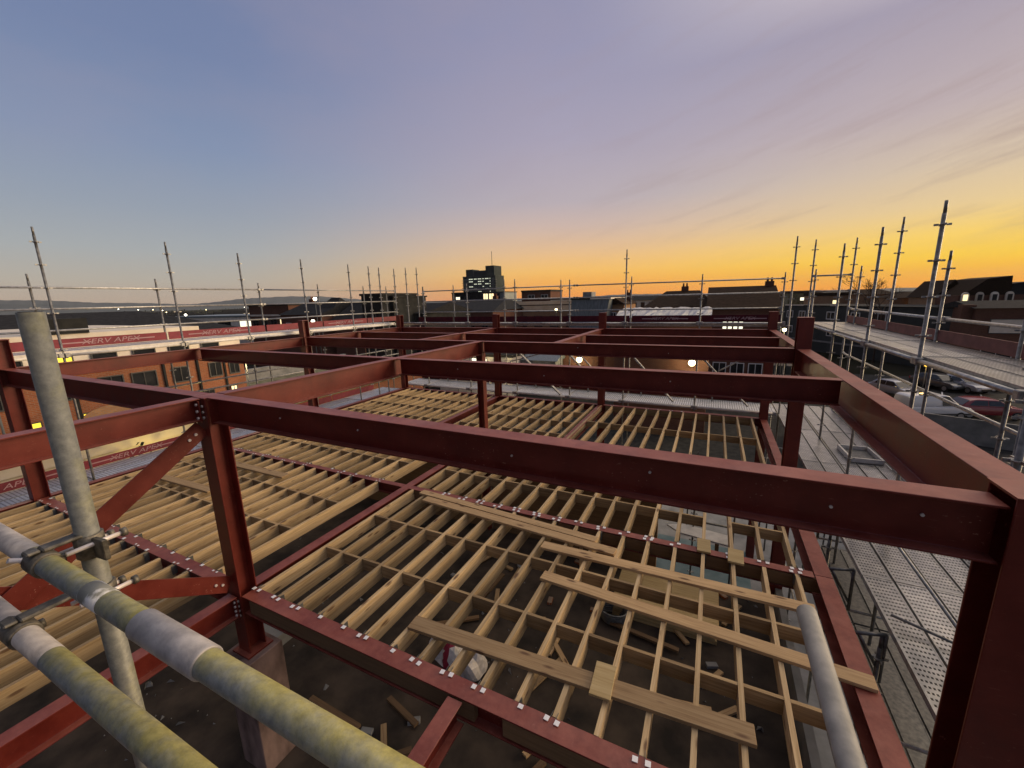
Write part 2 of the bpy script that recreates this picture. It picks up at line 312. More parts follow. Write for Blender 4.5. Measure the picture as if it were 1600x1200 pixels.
    def mesh(s, name, mats, org=(0,0,0)):
        me = bpy.data.meshes.new(name); o = Vector(org)
        me.from_pydata([tuple(Vector(p)-o) for p in s.v], [], s.f)
        for m in mats: me.materials.append(m)
        me.polygons.foreach_set('material_index', s.mi); me.polygons.foreach_set('use_smooth', s.sm)
        bm = bmesh.new(); bm.from_mesh(me); bmesh.ops.recalc_face_normals(bm, faces=bm.faces); bm.to_mesh(me); bm.free()
        me.update(); return me
    def build(s, name, mats, parent=None, org=(0,0,0), bevel=0):
        if not isinstance(mats, (list, tuple)): mats = [mats]
        me = s.mesh(name, mats, org); ob = bpy.data.objects.new(name, me); COL.objects.link(ob)
        if parent: ob.parent = parent                # org given relative to the parent's frame
        ob.location = org
        if bevel:
            bv = ob.modifiers.new('edge', 'BEVEL'); bv.width = bevel; bv.segments = 1; bv.limit_method = 'ANGLE'; bv.angle_limit = R(50)
        return ob
def tag(o, label, cat, group=None):
    o['label'] = label; o['category'] = cat; o['kind'] = 'thing'
    if group: o['group'] = group
    return o
def struct(o, kind='structure'): o['kind'] = kind; return o
def empty(name, loc, rz=0):
    o = bpy.data.objects.new(name, None); COL.objects.link(o); o.location = loc; o.rotation_euler = (0,0,rz); o.empty_display_size = .1; return o
def inst(name, mesh, parent=None, loc=(0,0,0), rz=0):
    o = bpy.data.objects.new(name, mesh); COL.objects.link(o)
    if parent: o.parent = parent
    o.location = loc; o.rotation_euler = (0,0,rz); return o
def text_part(txt, parent, loc, rot, size, mat, name='lettering', ext=.002, sx=1.0, shear=.25):
    cu = bpy.data.curves.new('lettering_curve', 'FONT'); cu.body = txt; cu.size = size; cu.extrude = ext; cu.align_x = 'CENTER'; cu.align_y = 'CENTER'; cu.shear = shear
    t = bpy.data.objects.new('lettering_tmp', cu); COL.objects.link(t)
    dg = bpy.context.evaluated_depsgraph_get(); me = bpy.data.meshes.new_from_object(t.evaluated_get(dg)); bpy.data.objects.remove(t)
    me.materials.clear(); me.materials.append(mat)
    o = bpy.data.objects.new(name, me); COL.objects.link(o); o.parent = parent; o.location = loc; o.rotation_euler = rot; o.scale = (sx,1,1); return o

# ================================================================== site grid (metres, relative to the eye)
B0, B1, BA, BB, B3 = -13.98, -6.27, -8.585, -3.885, 1.77
R1, R2, R3, R4, R5 = 3.17, 7.02, 10.70, 13.40, 16.10
ZR, ZF = -1.20, -4.27                      # top of roof steel, top of floor steel
ZS, ZG = -7.40, -EYE                       # lower slab, street

# ------------------------------------------------------------------ setting
def sheet(name, x0, x1, y0, y1, z, mat, kind='structure', th=0):
    mb = MB()
    if th: mb.box(x0, x1, y0, y1, z-th, z)
    else: mb.quad([(x0,y0,z),(x1,y0,z),(x1,y1,z),(x0,y1,z)])
    return struct(mb.build(name, mat, org=(0,0,z)), kind)
sheet('ground', -4200, 4200, -2000, 4300, ZG, M['townland'])
sheet('car_park', 6, 60, 4, 60, ZG+.008, M['asphalt'])
sheet('street', -70, 6, 19, 41.5, ZG+.006, M['asphalt'])
sheet('yard', -26, 6, -12, 19, ZG+.004, M['conc'])
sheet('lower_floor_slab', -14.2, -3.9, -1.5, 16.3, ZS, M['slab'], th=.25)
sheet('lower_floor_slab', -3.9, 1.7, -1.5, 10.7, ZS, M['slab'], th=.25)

for k in range(9):
    x_ = 13+2.6*k; struct(MB().obox((x_,47,ZG+.012),(x_+1.6,51.5,ZG+.012),.1,.004).build('parking_line', M['frame'], org=(x_,47,ZG)))
for k in range(7):
    x_ = 11+2.6*k; struct(MB().obox((x_,36,ZG+.012),(x_+1.6,40.5,ZG+.012),.1,.004).build('parking_line', M['frame'], org=(x_,36,ZG)))
def hills():
    prof = [(-400,468),(-200,469),(0,469),(60,469),(110,471),(150,473),(230,473.5),(285,475.5),(300,475.2),(340,471.5),(375,467),(400,465.5),(450,463),(500,463),(540,466),(575,468.5),(610,470),(660,471.5),(720,469),(800,466.5),(900,465),(960,460.5),(1000,459.5),(1040,459),(1100,458.5),(1250,455.5),(1400,450),(1600,444.5),(1900,438)]
    mb = MB(); D = 3200; top = []; 
    pts = []
    for i in range(len(prof)-1):
        (x0,y0),(x1,y1) = prof[i], prof[i+1]
        n = 8
        for k in range(n):
            t = k/n; pts.append((x0+(x1-x0)*t, y0+(y1-y0)*t - .5*math.sin((i*n+k)*1.7)*.6))
    for x, y in pts:
        d = ray(x, y); h = math.hypot(d.x, d.y); p = d*(D/h); top.append(p)
    k = len(top)
    for i in range(k-1):
        a, b = top[i], top[i+1]
        def row(p, q, z, s): v = Vector((p.x*s, p.y*s, z)); w = Vector((q.x*s, q.y*s, z)); return v, w
        a0, b0 = Vector((a.x*.72, a.y*.72, ZG-1)), Vector((b.x*.72, b.y*.72, ZG-1))
        a1, b1 = Vector((a.x*.86, a.y*.86, ZG+(a.z-ZG)*.62)), Vector((b.x*.86, b.y*.86, ZG+(b.z-ZG)*.62))
        a3, b3 = Vector((a.x*1.2, a.y*1.2, ZG-1)), Vector((b.x*1.2, b.y*1.2, ZG-1))
        mb.quad([a0,b0,b1,a1], True); mb.quad([a1,b1,b,a], True); mb.quad([a,b,b3,a3], True)
    return struct(mb.build('hills', M['hillm']))
hills()

# ------------------------------------------------------------------ steel frame
bolt_mesh = MB().tube((0,0,0), (0,-.02,0), .02, 6).mesh('bolt', [M['boltm']])
boltx_mesh = MB().tube((0,0,0), (.02,0,0), .02, 6).mesh('bolt', [M['boltm']])
def beam(a, b, depth, width, label, group, plates=(), tf=.016):
    a = Vector(a); b = Vector(b)
    o = MB().ibeam(a, b, depth, width, tf).build('steel_beam', M['red'], org=a, bevel=.003)
    tag(o, label, 'steel beam', group)
    return o
def endplate(o, at, axis, depth, width, out=1, bolts=2):
    # welded end plate with bolt heads, at a distance along the beam; parent origin is the beam's start
    mb = MB()
    if axis == 'X': mb.box(at-.008, at+.008, -width*.55, width*.55, -depth-.02, -.03)
    else: mb.box(-width*.55, width*.55, at-.008, at+.008, -depth-.02, -.03)
    p = mb.build('end_plate', M['red'], parent=o, org=(0,0,0))
    for sgn in (-1, 1):
        for k in range(bolts):
            z = -.08 - (depth-.12)*k/max(1, bolts-1)
            if axis == 'X': inst('bolt', boltx_mesh, p, (at+out*.008 - (0 if out > 0 else .02), sgn*width*.36, z))
            else: inst('bolt', bolt_mesh, p, (sgn*width*.36, at+out*.008 + (0.02 if out > 0 else 0), z))
    return p
webb_mesh = MB().tube((0,0,0), (0,-.012,0), .011, 6).mesh('bolt', [M['boltm']])
def webbolts(o, pts):
    for p in pts: inst('bolt', webb_mesh, o, p)
G_R, G_F, G_C = 'red roof beams of the steel frame', 'red floor beams of the steel frame', 'red columns of the steel frame'
FL = .20
b = beam((-15.9,R1,ZR), (B1-.15,R1,ZR), .36, FL, 'red roof beam left of the near column, running on past the left edge', G_R)
b = beam((B1+.15,R1,ZR), (1.55,R1,ZR), .36, FL, 'longest red roof beam, crossing the whole foreground from near column to right column', G_R)
endplate(b, .03, 'X', .36, FL, -1, 3)
webbolts(b, [(1.35,-.006,-.17),(2.66,-.006,-.17),(4.55,-.006,-.19),(5.75,-.006,-.15),(6.9,-.006,-.2),(7.35,-.006,-.16)])
b = beam((B0+.102,R2,ZR-.004), (B1-.102,R2,ZR-.004), .36, FL, 'left half of the second red roof beam behind the foreground beam', G_R)
b = beam((B1+.102,R2,ZR-.004), (B3-.117,R2,ZR-.004), .36, FL, 'right half of the second red roof beam behind the foreground beam', G_R)
webbolts(b, [(1.5,-.006,-.17),(3.4,-.006,-.2),(5.6,-.006,-.17)])
b = beam((B0+.13,R3,ZR), (B1-.13,R3,ZR), .33, FL, 'left half of the third red roof beam, ending on the middle column', G_R)
b = beam((B1+.13,R3,ZR), (B3-.15,R3,ZR), .33, FL, 'right half of the third red roof beam, between middle and right columns', G_R)
webbolts(b, [(2.9,-.006,-.12),(5.2,-.006,-.2)])
beam((B0+.1,R4,ZR-.02), (BA-.1,R4,ZR-.02), .3, FL, 'left piece of the fourth red roof beam, just before the farthest one', G_R)
beam((BA+.1,R4,ZR-.02), (BB-.1,R4,ZR-.02), .3, FL, 'middle piece of the fourth red roof beam, just before the farthest one', G_R)
beam((BB+.1,R4,ZR-.02), (B3-.1,R4,ZR-.02), .3, FL, 'right piece of the fourth red roof beam, just before the farthest one', G_R)
beam((B0+.13,R5,ZR), (BA-.13,R5,ZR), .33, FL, 'left piece of the farthest red roof beam below the far guard rails', G_R)
beam((BA+.13,R5,ZR), (BB-.13,R5,ZR), .33, FL, 'middle piece of the farthest red roof beam below the far guard rails', G_R)
beam((BB+.13,R5,ZR), (B3-.13,R5,ZR), .33, FL, 'right piece of the farthest red roof beam below the far guard rails', G_R)
beam((B0,-.6,ZR), (B0,R1-.15,ZR), .33, FL, 'red edge beam on the left side, nearest length', G_R)
beam((B0,R1+.15,ZR), (B0,R3-.15,ZR), .33, FL, 'red edge beam on the left side, in front of the orange brick building', G_R)
beam((B0,R3+.15,ZR), (B0,R5-.15,ZR), .33, FL, 'red edge beam on the left side, farthest length', G_R)
b = beam((B1,-.9,ZR), (B1,R1-.16,ZR), .31, FL, 'orange lit red beam running from near column to the left edge', G_R)
endplate(b, R1-.19+.9, 'Y', .31, FL, -1, 3)
b = beam((B1,R1+.16,ZR), (B1,R3-.14,ZR), .40, FL, 'orange lit deep red beam running back from near column to middle column', G_R)
beam((BA,R3+.1,ZR), (BA,R5-.14,ZR), .33, FL, 'red beam running to the far column below the distant tower', G_R)
beam((BB,R3+.1,ZR), (BB,R5-.14,ZR), .33, FL, 'red beam running to the far column right of centre', G_R)
beam((B3,R1+.16,ZR), (B3,R3-.16,ZR), .50, .23, 'deep red edge beam on the right side with scuffed top flange', G_R, tf=.02)
beam((B3,R3+.16,ZR), (B3,R5-.14,ZR), .36, FL, 'red edge beam on the right side, farthest length', G_R)

def column(x, y, z0, z1, d, w, label, webx=True):
    o = MB().hcol(x, y, z0, z1, d, w, webx=webx).build('steel_column', M['red'], org=(x,y,z0), bevel=.004)
    tag(o, label, 'steel column', G_C)
    cap = MB().box(-d/2-.006, d/2+.006, -w/2-.006, w/2+.006, z1-z0, z1-z0+.015).build('cap_plate', M['red'], parent=o)
    return o
STUB = -.58
column(B0, R1, ZS, STUB, .28, .28, 'red column at the left edge behind the leaning grey tube', False)
ZP = -5.28
c1 = column(B1, R1, ZP, ZR-.017, .28, .26, 'red column nearest on the left with bolted joints top and bottom', False)
for z in (-.12,-.2,-.28): inst('bolt', bolt_mesh, c1, (.07,-.131,ZR-ZP+z)); inst('bolt', bolt_mesh, c1, (-.07,-.131,ZR-ZP+z))
for z in (-.1,-.18,-.26,-.34): inst('bolt', bolt_mesh, c1, (.07,-.131,ZF-ZP+z)); inst('bolt', bolt_mesh, c1, (-.07,-.131,ZF-ZP+z))
MB().box(-.2,.2,-.2,.2,-.03,-.001).build('base_plate', M['red'], parent=c1)
o = MB().box(B1-.3,B1+.3,R1-.28,R1+.28,ZS,ZP-.032).build('masonry_pier', M['plaster'], org=(B1,R1,ZS), bevel=.01); tag(o, 'pinkish plastered pier under the foot of near column', 'pier')
column(1.72, R1, ZG, -1.14, .34, .28, 'dark red column cut off by the right edge', False)
column(B0, R3, ZS, STUB, .26, .26, 'red column standing above the left white scaffold edge', False)
column(B1, R3, ZS, ZR-.017, .21, .21, 'slim red column rising from the middle of the joists')
column(B3, R3, ZG, STUB+.03, .27, .27, 'tall red column on the right edge beam before the upper deck', False)
column(B0, R5, ZS, STUB-.05, .25, .25, 'red column at the far left corner of the frame', False)
column(BA, R5, ZS, STUB-.05, .25, .25, 'red column on the far row below the distant tower', False)
column(BB, R5, ZS, STUB-.03, .25, .25, 'red column on the far row right of centre', False)
column(B3, R5, ZG, STUB-.05, .25, .25, 'red column at the far right corner of the frame', False)
column(B1, -.9, ZS, ZR, .26, .26, 'red column at the near end of the braced bay', False)

beam((B0+.1,R1,ZF), (B1-.15,R1,ZF), .30, .20, 'red floor beam left of the near column with joists on both sides', G_F)
b = beam((B1+.15,R1,ZF), (B3-.12,R1,ZF), .30, .23, 'red floor beam at the front edge of the joists, timber packed', G_F)
MB().box(.15,4.05, -.105,-.02, -.25,-.03).build('packer', M['packer'], parent=b)
MB().box(4.4,7.6, -.105,-.02, -.25,-.03).build('packer', M['packer'], parent=b)
beam((B0+.1,R2,ZF), (B1-.1,R2,ZF), .26, .15, 'red floor beam across the left joists between two bays', G_F)
b = beam((B1+.1,R2,ZF), (B3-.13,R2,ZF), .28, .16, 'red floor beam across the middle joists with four-clip crossings', G_F)
MB().box(.1,7.9, -.075,-.015, -.25,-.03).build('packer', M['packer'], parent=b)
beam((B0+.1,R3,ZF), (B1-.1,R3,ZF), .28, .2, 'red floor beam behind the left joists under the third roof beam', G_F)
beam((B1+.1,R3,ZF), (B3-.13,R3,ZF), .28, .2, 'red floor beam behind the middle joists under the third roof beam', G_F)
beam((B0+.1,R5,ZF), (BA-.1,R5,ZF), .28, .2, 'red floor beam along the far left edge of the joists', G_F)
beam((BA+.1,R5,ZF), (BB-.1,R5,ZF), .28, .2, 'red floor beam along the far middle edge of the joists', G_F)
b = beam((BB+.1,R5,ZF), (B3-.1,R5,ZF), .28, .2, 'red floor beam along the far right edge by the pale open bay', G_F)
MB().box(.1,5.3, -.11,-.02, -.25,-.02).build('packer', M['woodx'], parent=b)
beam((B0,-.6,ZF), (B0,R1-.14,ZF), .3, .2, 'red left edge floor beam, nearest length', G_F)
beam((B0,R1+.14,ZF), (B0,R3-.14,ZF), .3, .2, 'red left edge floor beam, middle length beside the blue grey deck', G_F)
beam((B0,R3+.14,ZF), (B0,R5-.14,ZF), .3, .2, 'red left edge floor beam, farthest length', G_F)
b = beam((B1,-.9,ZF), (B1,R1-.15,ZF), .34, .2, 'red floor beam from near column into the bottom left corner', G_F)
endplate(b, R1-.17+.9, 'Y', .34, .2, -1, 4)
beam((B1,R1+.15,ZF), (B1,R3-.12,ZF), .34, .2, 'red floor beam running back from the foot of near column to the middle column', G_F)
beam((BA,R3+.12,ZF), (BA,R5-.14,ZF), .3, .2, 'red floor beam between the two far left joist bays', G_F)
beam((BB,R3+.12,ZF), (BB,R5-.14,ZF), .3, .2, 'red floor beam left of the pale open bay', G_F)
beam((B3,R1+.16,ZF), (B3,R2+.0,ZF), .34, .23, 'red right edge floor beam beside the punched metal deck', G_F)
beam((B3,R2+.01,ZF), (B3,R3-.15,ZF), .34, .23, 'red right edge floor beam passing under the foreground roof beam', G_F)
beam((B3,R3+.15,ZF), (B3,R5-.14,ZF), .34, .2, 'red right edge floor beam leading to the far corner', G_F)
beam((-2.29,-.9,ZF-.02), (-2.29,R1-.13,ZF-.02), .3, .19, 'short red floor beam at the bottom edge below the front beam', G_F)

# flat diagonal braces of the near left bay
def brace(a, b, w, label):
    o = MB().obox(a, b, .03, w, up=(1,0,0)).build('flat_brace', M['red'], org=a, bevel=.003); tag(o, label, 'steel brace', 'flat diagonal braces of the near left bay')
    return o
def flat_brace(y0, z0, y1, z1, x, w, label, bolts):
    d = Vector((0, y1-y0, z1-z0)).normalized(); n = Vector((0, -d.z, d.y)); mb = MB(); k = []
    for p, sg in ((Vector((x,y0,z0)),-1),(Vector((x,y0,z0)),1),(Vector((x,y1,z1)),1),(Vector((x,y1,z1)),-1)): k.append(p + n*(sg*w/2))
    mb.extrude_prof(k, (0,0,0), (.016,0,0))
    o = mb.build('flat_brace', M['red'], org=(x,y0,z0), bevel=.002); tag(o, label, 'steel brace', 'flat diagonal braces of the near left bay')
    for t in bolts: inst('bolt', boltx_mesh, o, (.016, t*d.y, t*d.z))
flat_brace(R1-.16, -1.62, -.75, -4.05, B1+.02, .24, 'red flat brace falling from the head of near column', (.12,.22))
flat_brace(R1-.16, -4.08, -.75, -1.75, B1-.02, .24, 'red flat brace rising from the foot of near column', (.12,.22))

# ------------------------------------------------------------------ joists and noggins
JW, JD = .055, .23
def joist_mesh(length):
    mb = MB().box(-JW/2, JW/2, 0, length, -JD, 0)
    me = mb.mesh('floor_joist', [M['wood']]); return me
hm = MB()
for s in (-1, 1): hm.box(s*.058-.026, s*.058+.026, -.075, -.02, .004, .010)
hm.mat(1).box(-JW/2-.004, -JW/2, -.02, .06, -.16, .006); hm.box(JW/2, JW/2+.004, -.02, .06, -.16, .006)
hanger_mesh = hm.mesh('joist_hanger', [M['hanger'], M['galvdark']])
hm2 = MB()
for s in (-1, 1): hm2.box(s*.05-.018, s*.05+.018, -.05, -.02, .004, .008)
hm2.mat(1).box(-JW/2-.004, -JW/2, -.02, .06, -.16, .004).box(JW/2, JW/2+.004, -.02, .06, -.16, .004)
hm3 = MB().box(.062-.03,.062+.026,-.07,-.02,.004,.010); hm3.mat(1).box(-JW/2-.004,-JW/2,-.02,.06,-.16,.006).box(JW/2,JW/2+.004,-.02,.06,-.16,.006)
hanger_one = hm3.mesh('joist_hanger', [M['hanger'], M['galvdark']])
hanger_small = hm2.mesh('joist_hanger', [M['hanger'], M['galvdark']])
nog_cache = {}
def bay(xs, y0, y1, rows, bayname, edge, hang0=True, hang1=True, skip=(), hmesh=None, hp=.8):
    hmesh = hmesh or hanger_mesh
    jm = joist_mesh(y1-y0); n = len(xs)
    for k, x in enumerate(xs):
        o = inst('floor_joist', jm, None, (x, y0, ZF+.004+random.uniform(-.004,.004)))
        o.rotation_euler = (0,0,random.uniform(-.002,.002))
        tag(o, '%s timber floor joist from the %s, in %s' % (ORD[k], edge, bayname), 'floor joist', 'floor joists in %s' % bayname)
        if hang0 and random.random() < hp: inst('joist_hanger', hmesh if random.random() < .75 else hanger_one, o, (random.uniform(-.012,.012), random.uniform(-.012,.006), random.uniform(0,.003)), random.uniform(-.12,.12))
        if hang1 and random.random() < hp: inst('joist_hanger', hmesh if random.random() < .75 else hanger_one, o, (random.uniform(-.012,.012), y1-y0+random.uniform(-.006,.012), random.uniform(0,.003)), PI+random.uniform(-.12,.12))
    for ri, ry in enumerate(rows):
        for k in range(n-1):
            if (ri, k) in skip: continue
            a, b = sorted((xs[k], xs[k+1])); w = round(b-a-JW, 3)
            if w not in nog_cache: nog_cache[w] = MB().box(0, w, -.022, .022, -.2, 0).mesh('noggin', [M['woodx']])
            o = inst('noggin', nog_cache[w], None, (a+JW/2, ry+random.uniform(-.01,.01), ZF+.0+random.uniform(-.004,.003)))
            rowname = {1: 'only'}.get(len(rows), ['near','far','back'][ri] if len(rows) > 1 else 'only')
            tag(o, 'noggin between %s and %s joists, %s row, %s' % (ORD[k], ORD[k+1], rowname, bayname), 'noggin', 'noggins in %s' % bayname)
xg = [1.41-.438*k for k in range(18)]
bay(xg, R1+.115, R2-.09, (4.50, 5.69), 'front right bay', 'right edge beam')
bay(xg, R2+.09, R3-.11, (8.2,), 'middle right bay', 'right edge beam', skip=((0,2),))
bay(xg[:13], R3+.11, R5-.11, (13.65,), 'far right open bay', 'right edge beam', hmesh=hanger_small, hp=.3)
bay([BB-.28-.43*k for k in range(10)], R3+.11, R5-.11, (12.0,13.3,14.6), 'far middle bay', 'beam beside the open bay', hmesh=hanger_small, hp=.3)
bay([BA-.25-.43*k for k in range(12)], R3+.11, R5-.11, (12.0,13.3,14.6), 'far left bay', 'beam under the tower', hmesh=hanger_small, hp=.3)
xl = [B1-.86-.438*k for k in range(16)]
bay(xl, R1+.115, R2-.09, (4.65, 5.8), 'left middle bay', 'near column', hmesh=hanger_small, hp=.55)
bay(xl, R2+.09, R3-.11, (8.2, 9.4), 'left back bay', 'near column', hmesh=hanger_small, hp=.5)
bay(xl, .55, R1-.115, (), 'left corner bay', 'near column', hang0=False, hmesh=hanger_small)
tag(MB().obox((xl[0]-.1,.5,ZF-.13),(xl[-1]+.1,.5,ZF-.13),.06,.25).build('trimmer_joist', M['woodx'], org=(xl[0],.5,ZF)), 'timber trimmer closing the near end of the left corner bay', 'trimmer joist')

def plank(a, b, w, t, z, label, mat='plank'):
    a = Vector((a[0],a[1],z)); b = Vector((b[0],b[1],z)); d = b-a; L_ = d.length; rz = math.atan2(d.y, d.x)
    o = MB().box(0, L_, -w/2, w/2, 0, t).build('plank', M[mat], bevel=.003); o.location = a; o.rotation_euler = (0,0,rz)
    return tag(o, label, 'timber plank', 'loose planks on the joists')
ZT = ZF+.010
plank((-5.72,6.86), (-1.62,6.555), .17, .045, ZT, 'loose plank beside the clipped floor beam, back one of a touching pair')
plank((-5.45,6.62), (-1.24,6.33), .19, .045, ZT, 'loose plank beside the clipped floor beam, front one of a touching pair')
plank((-2.45,6.04), (1.5,6.10), .20, .045, ZT, 'loose plank across the joists whose right end nears the cut grey tube')
plank((-2.15,5.29), (1.86,5.06), .20, .045, ZT, 'loose plank across the joists that overhangs the right edge beam')
plank((-3.4,3.68), (.63,3.90), .22, .045, ZT, 'nearest loose plank, just behind the front floor beam under a square block')
plank((-13.2,6.2), (-9.5,6.22), .22, .045, ZT, 'loose plank on the left joists behind the near column')
plank((-12.7,4.92), (-10.4,4.97), .20, .045, ZT, 'short loose plank on the left joists left of the near column')
def block(x, y, s, sy, h, z, rz, label):
    o = MB().box(-s/2, s/2, -sy/2, sy/2, 0, h).build('wood_block', M['ply'], bevel=.003); o.location = (x,y,z); o.rotation_euler = (0,0,rz)
    return tag(o, label, 'wood block', 'square board offcuts on the joists')
block(.1, 7.12, .21, .40, .035, ZF+.016, .03, 'square board offcut on the clipped floor beam, left of two')
block(.58, 7.0, .23, .40, .035, ZF+.016, -.03, 'square board offcut on the clipped floor beam, right of two')
block(-.85, 3.85, .23, .44, .03, ZT+.046, .05, 'square board offcut lying on the nearest loose plank')

# ------------------------------------------------------------------ scaffold
TR = .028
ring_m = MB()
ring_m.tube((0,0,-.006), (0,0,.006), .062, 10)
for i in range(4):
    t = i*PI/2; ring_m.obox((.05*math.cos(t),.05*math.sin(t),0), (.1*math.cos(t),.1*math.sin(t),0), .02, .03)
ring_mesh = ring_m.mesh('rosette', [M['ring']])
std_cache = {}
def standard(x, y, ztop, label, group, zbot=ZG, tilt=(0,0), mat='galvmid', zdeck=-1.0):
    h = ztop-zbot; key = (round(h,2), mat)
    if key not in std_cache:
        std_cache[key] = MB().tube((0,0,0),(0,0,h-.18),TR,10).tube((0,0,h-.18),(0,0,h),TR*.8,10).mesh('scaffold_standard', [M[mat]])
    o = inst('scaffold_standard', std_cache[key], None, (x,y,zbot)); o.rotation_euler = (tilt[0],tilt[1],0)
    tag(o, label, 'scaffold pole', group)
    for z in (h-.34, h-.86, h-1.4, h-2.0, h-2.9, h-4.0, h-5.0):
        if z > .3: inst('rosette', ring_mesh, o, (0,0,z))
    return o
def tube_thing(name, a, b, label, cat, group, r=TR, mat='galv', collars=True):
    a = Vector(a); b = Vector(b); mb = MB().tube(a, b, r, 10)
    o = mb.build(name, M[mat], org=a); tag(o, label, cat, group)
    if collars:
        d = (b-a).normalized()
        for p in (a+d*.03, b-d*.03):
            c = MB().obox(p-a-d*.05, p-a+d*.05, r*3.0, r*3.0).build('wedge_head', M['ring'], parent=o, bevel=.01)
    return o
GS = 'galvanised standards of the %s scaffold'
lt = [(4.28,1.96),(6.91,1.90),(8.95,1.76),(11.32,1.73),(13.64,1.68),(14.83,1.67),(15.49,1.65)]
for k, (y, z) in enumerate(lt):
    standard(-14.5, y, z, '%s tall standard of the left scaffold, counting away from the camera' % ORD[k], GS % 'left')
ls = [(4.36,.96),(7.08,.92),(10.36,.87),(13.03,.88),(15.69,.84),(17.3,.85),(18.0,.85)]
for k, (y, z) in enumerate(ls):
    standard(-15.8, y, z, '%s short standard of the left scaffold, counting away from the camera' % ORD[k], GS % 'left')
for nm, z in (('top',.62),('middle',.07),('lower',-.5)):
    tube_thing('guard_rail', (-15.74,1.0,z), (-15.74,10.36,z), '%s guard rail of the left upper lift, near length' % nm, 'guard rail', 'guard rails of the left scaffold')
    tube_thing('guard_rail', (-15.74,10.42,z), (-15.74,17.9,z), '%s guard rail of the left upper lift, far length' % nm, 'guard rail', 'guard rails of the left scaffold')
for nm, z in (('upper',-2.5),('lower',-2.8)):
    tube_thing('guard_rail', (-15.74,6.0,z), (-15.74,17.9,z), '%s rail of the left scaffold below the white deck edge' % nm, 'guard rail', 'rails below the left upper deck', collars=False)

def deck(x0, x1, y0, y1, z, label, group, mats, along='Y', edge=True, hooks=True):
    # pressed deck panel: flat top, folded sides and two hooks per end
    w = x1-x0; l = y1-y0; cx, cy = (x0+x1)/2, (y0+y1)/2
    mb = MB().box(-w/2+.016, w/2-.016, -l/2+.031, l/2-.031, -.012, 0)
    mb.mat(1).box(-w/2, -w/2+.015, -l/2+.031, l/2-.031, -.075, .003).box(w/2-.015, w/2, -l/2+.031, l/2-.031, -.075, .003)
    mb.mat(1).box(-w/2, w/2, -l/2-.002, -l/2+.03, -.07, .004).box(-w/2, w/2, l/2-.03, l/2+.002, -.07, .004)
    o = mb.build('scaffold_deck', mats); o.location = (cx, cy, z + random.uniform(-.004,.004)); o.rotation_euler = (random.uniform(-.002,.002), random.uniform(-.003,.003), 0)
    return tag(o, label, 'scaffold deck', group)
def toe(a, b, h, z, label, group, mat='toe', txt=None, side=1, tsz=.19):
    a = Vector((a[0],a[1],z)); b = Vector((b[0],b[1],z)); d = b-a; L_ = d.length; rz = math.atan2(d.y, d.x)
    o = MB().box(0, L_, -.012, .012, 0, h).build('toe_board', M[mat], bevel=.003); o.location = a; o.rotation_euler = (0,0,rz)
    tag(o, label, 'toe board', group)
    if txt:
        if side > 0: text_part(txt, o, (L_*.5, -.0145, h*.5), (PI/2,0,0), tsz, M['letter'], sx=1.35)
        else: text_part(txt, o, (L_*.5, .0145, h*.5), (PI/2,0,PI), tsz, M['letter'], sx=1.35)
        for s in (-1, 1):
            yy = -.0145 if side > 0 else .0145
            MB().box(L_*.5+s*(tsz*3.9)-.3, L_*.5+s*(tsz*3.9)+.3, yy-.001, yy+.001, h*.42, h*.55).build('printed_stripe', M['letter'], parent=o)
    return o
BR = 'XERV APEX'
ly = [1.6,4.28,6.91,8.95,11.32,13.64,16.3]
for k in range(6):
    for j, (xa, xb, nm) in enumerate(((-15.06,-14.47,'inner'),(-15.68,-15.08,'outer'))):
        deck(xa, xb, ly[k]+.02, ly[k+1]-.02, -.98, '%s deck panel of the left upper lift, %s bay from camera' % (nm, ORD[k]), 'deck panels of the left upper lift', [M['deckl'], M['deckedge']])
    tube_thing('scaffold_ledger', (-14.46,ly[k]+.03,-1.075), (-14.46,ly[k+1]-.03,-1.075), 'pale edge tube of the left upper deck, %s bay from camera' % ORD[k], 'scaffold tube', 'edge tubes of the left upper deck', r=.035, mat='deckedge')
for k, (ya, yb, t) in enumerate(((1.6,4.3,None),(4.34,7.05,BR),(7.12,10.33,BR),(10.4,13.0,None),(13.06,15.65,BR),(15.7,17.9,None))):
    toe((-15.72,ya), (-15.72,yb), .24, -.97, 'maroon toe board of the left upper lift, %s from camera%s' % (ORD[k], ', lettered' if t else ', blank'), 'toe boards of the left scaffold', txt=t, side=1)
for k in range(6):
    for j, (xa, xb, nm) in enumerate(((-15.0,-14.38,'inner'),(-15.66,-15.03,'outer'))):
        deck(xa, xb, ly[k]+.02, ly[k+1]-.02, -4.40, '%s blue grey deck panel of the left floor lift, %s bay from camera' % (nm, ORD[k]), 'deck panels of the left floor lift', [M['deckl'], M['galv']])
for k, (ya, yb, t) in enumerate(((1.6,4.3,BR),(4.34,7.05,BR),(7.12,10.33,BR),(10.4,13.0,None),(13.06,15.65,None))):
    toe((-15.7,ya), (-15.7,yb),   .24, -4.395, 'maroon toe board of the left floor lift, %s from camera%s' % (ORD[k], ', lettered' if t else ', blank'), 'toe boards of the left scaffold', txt=t, side=1)
for k, y in enumerate((2.0,4.28,6.91,8.95,11.32,13.64)):
    tube_thing('scaffold_transom', (-14.5,y+.06,-1.13), (-15.8,y+.06,-1.13), 'cross tube under the left upper deck, %s from camera' % ORD[k], 'scaffold tube', 'cross tubes of the left scaffold', collars=False)

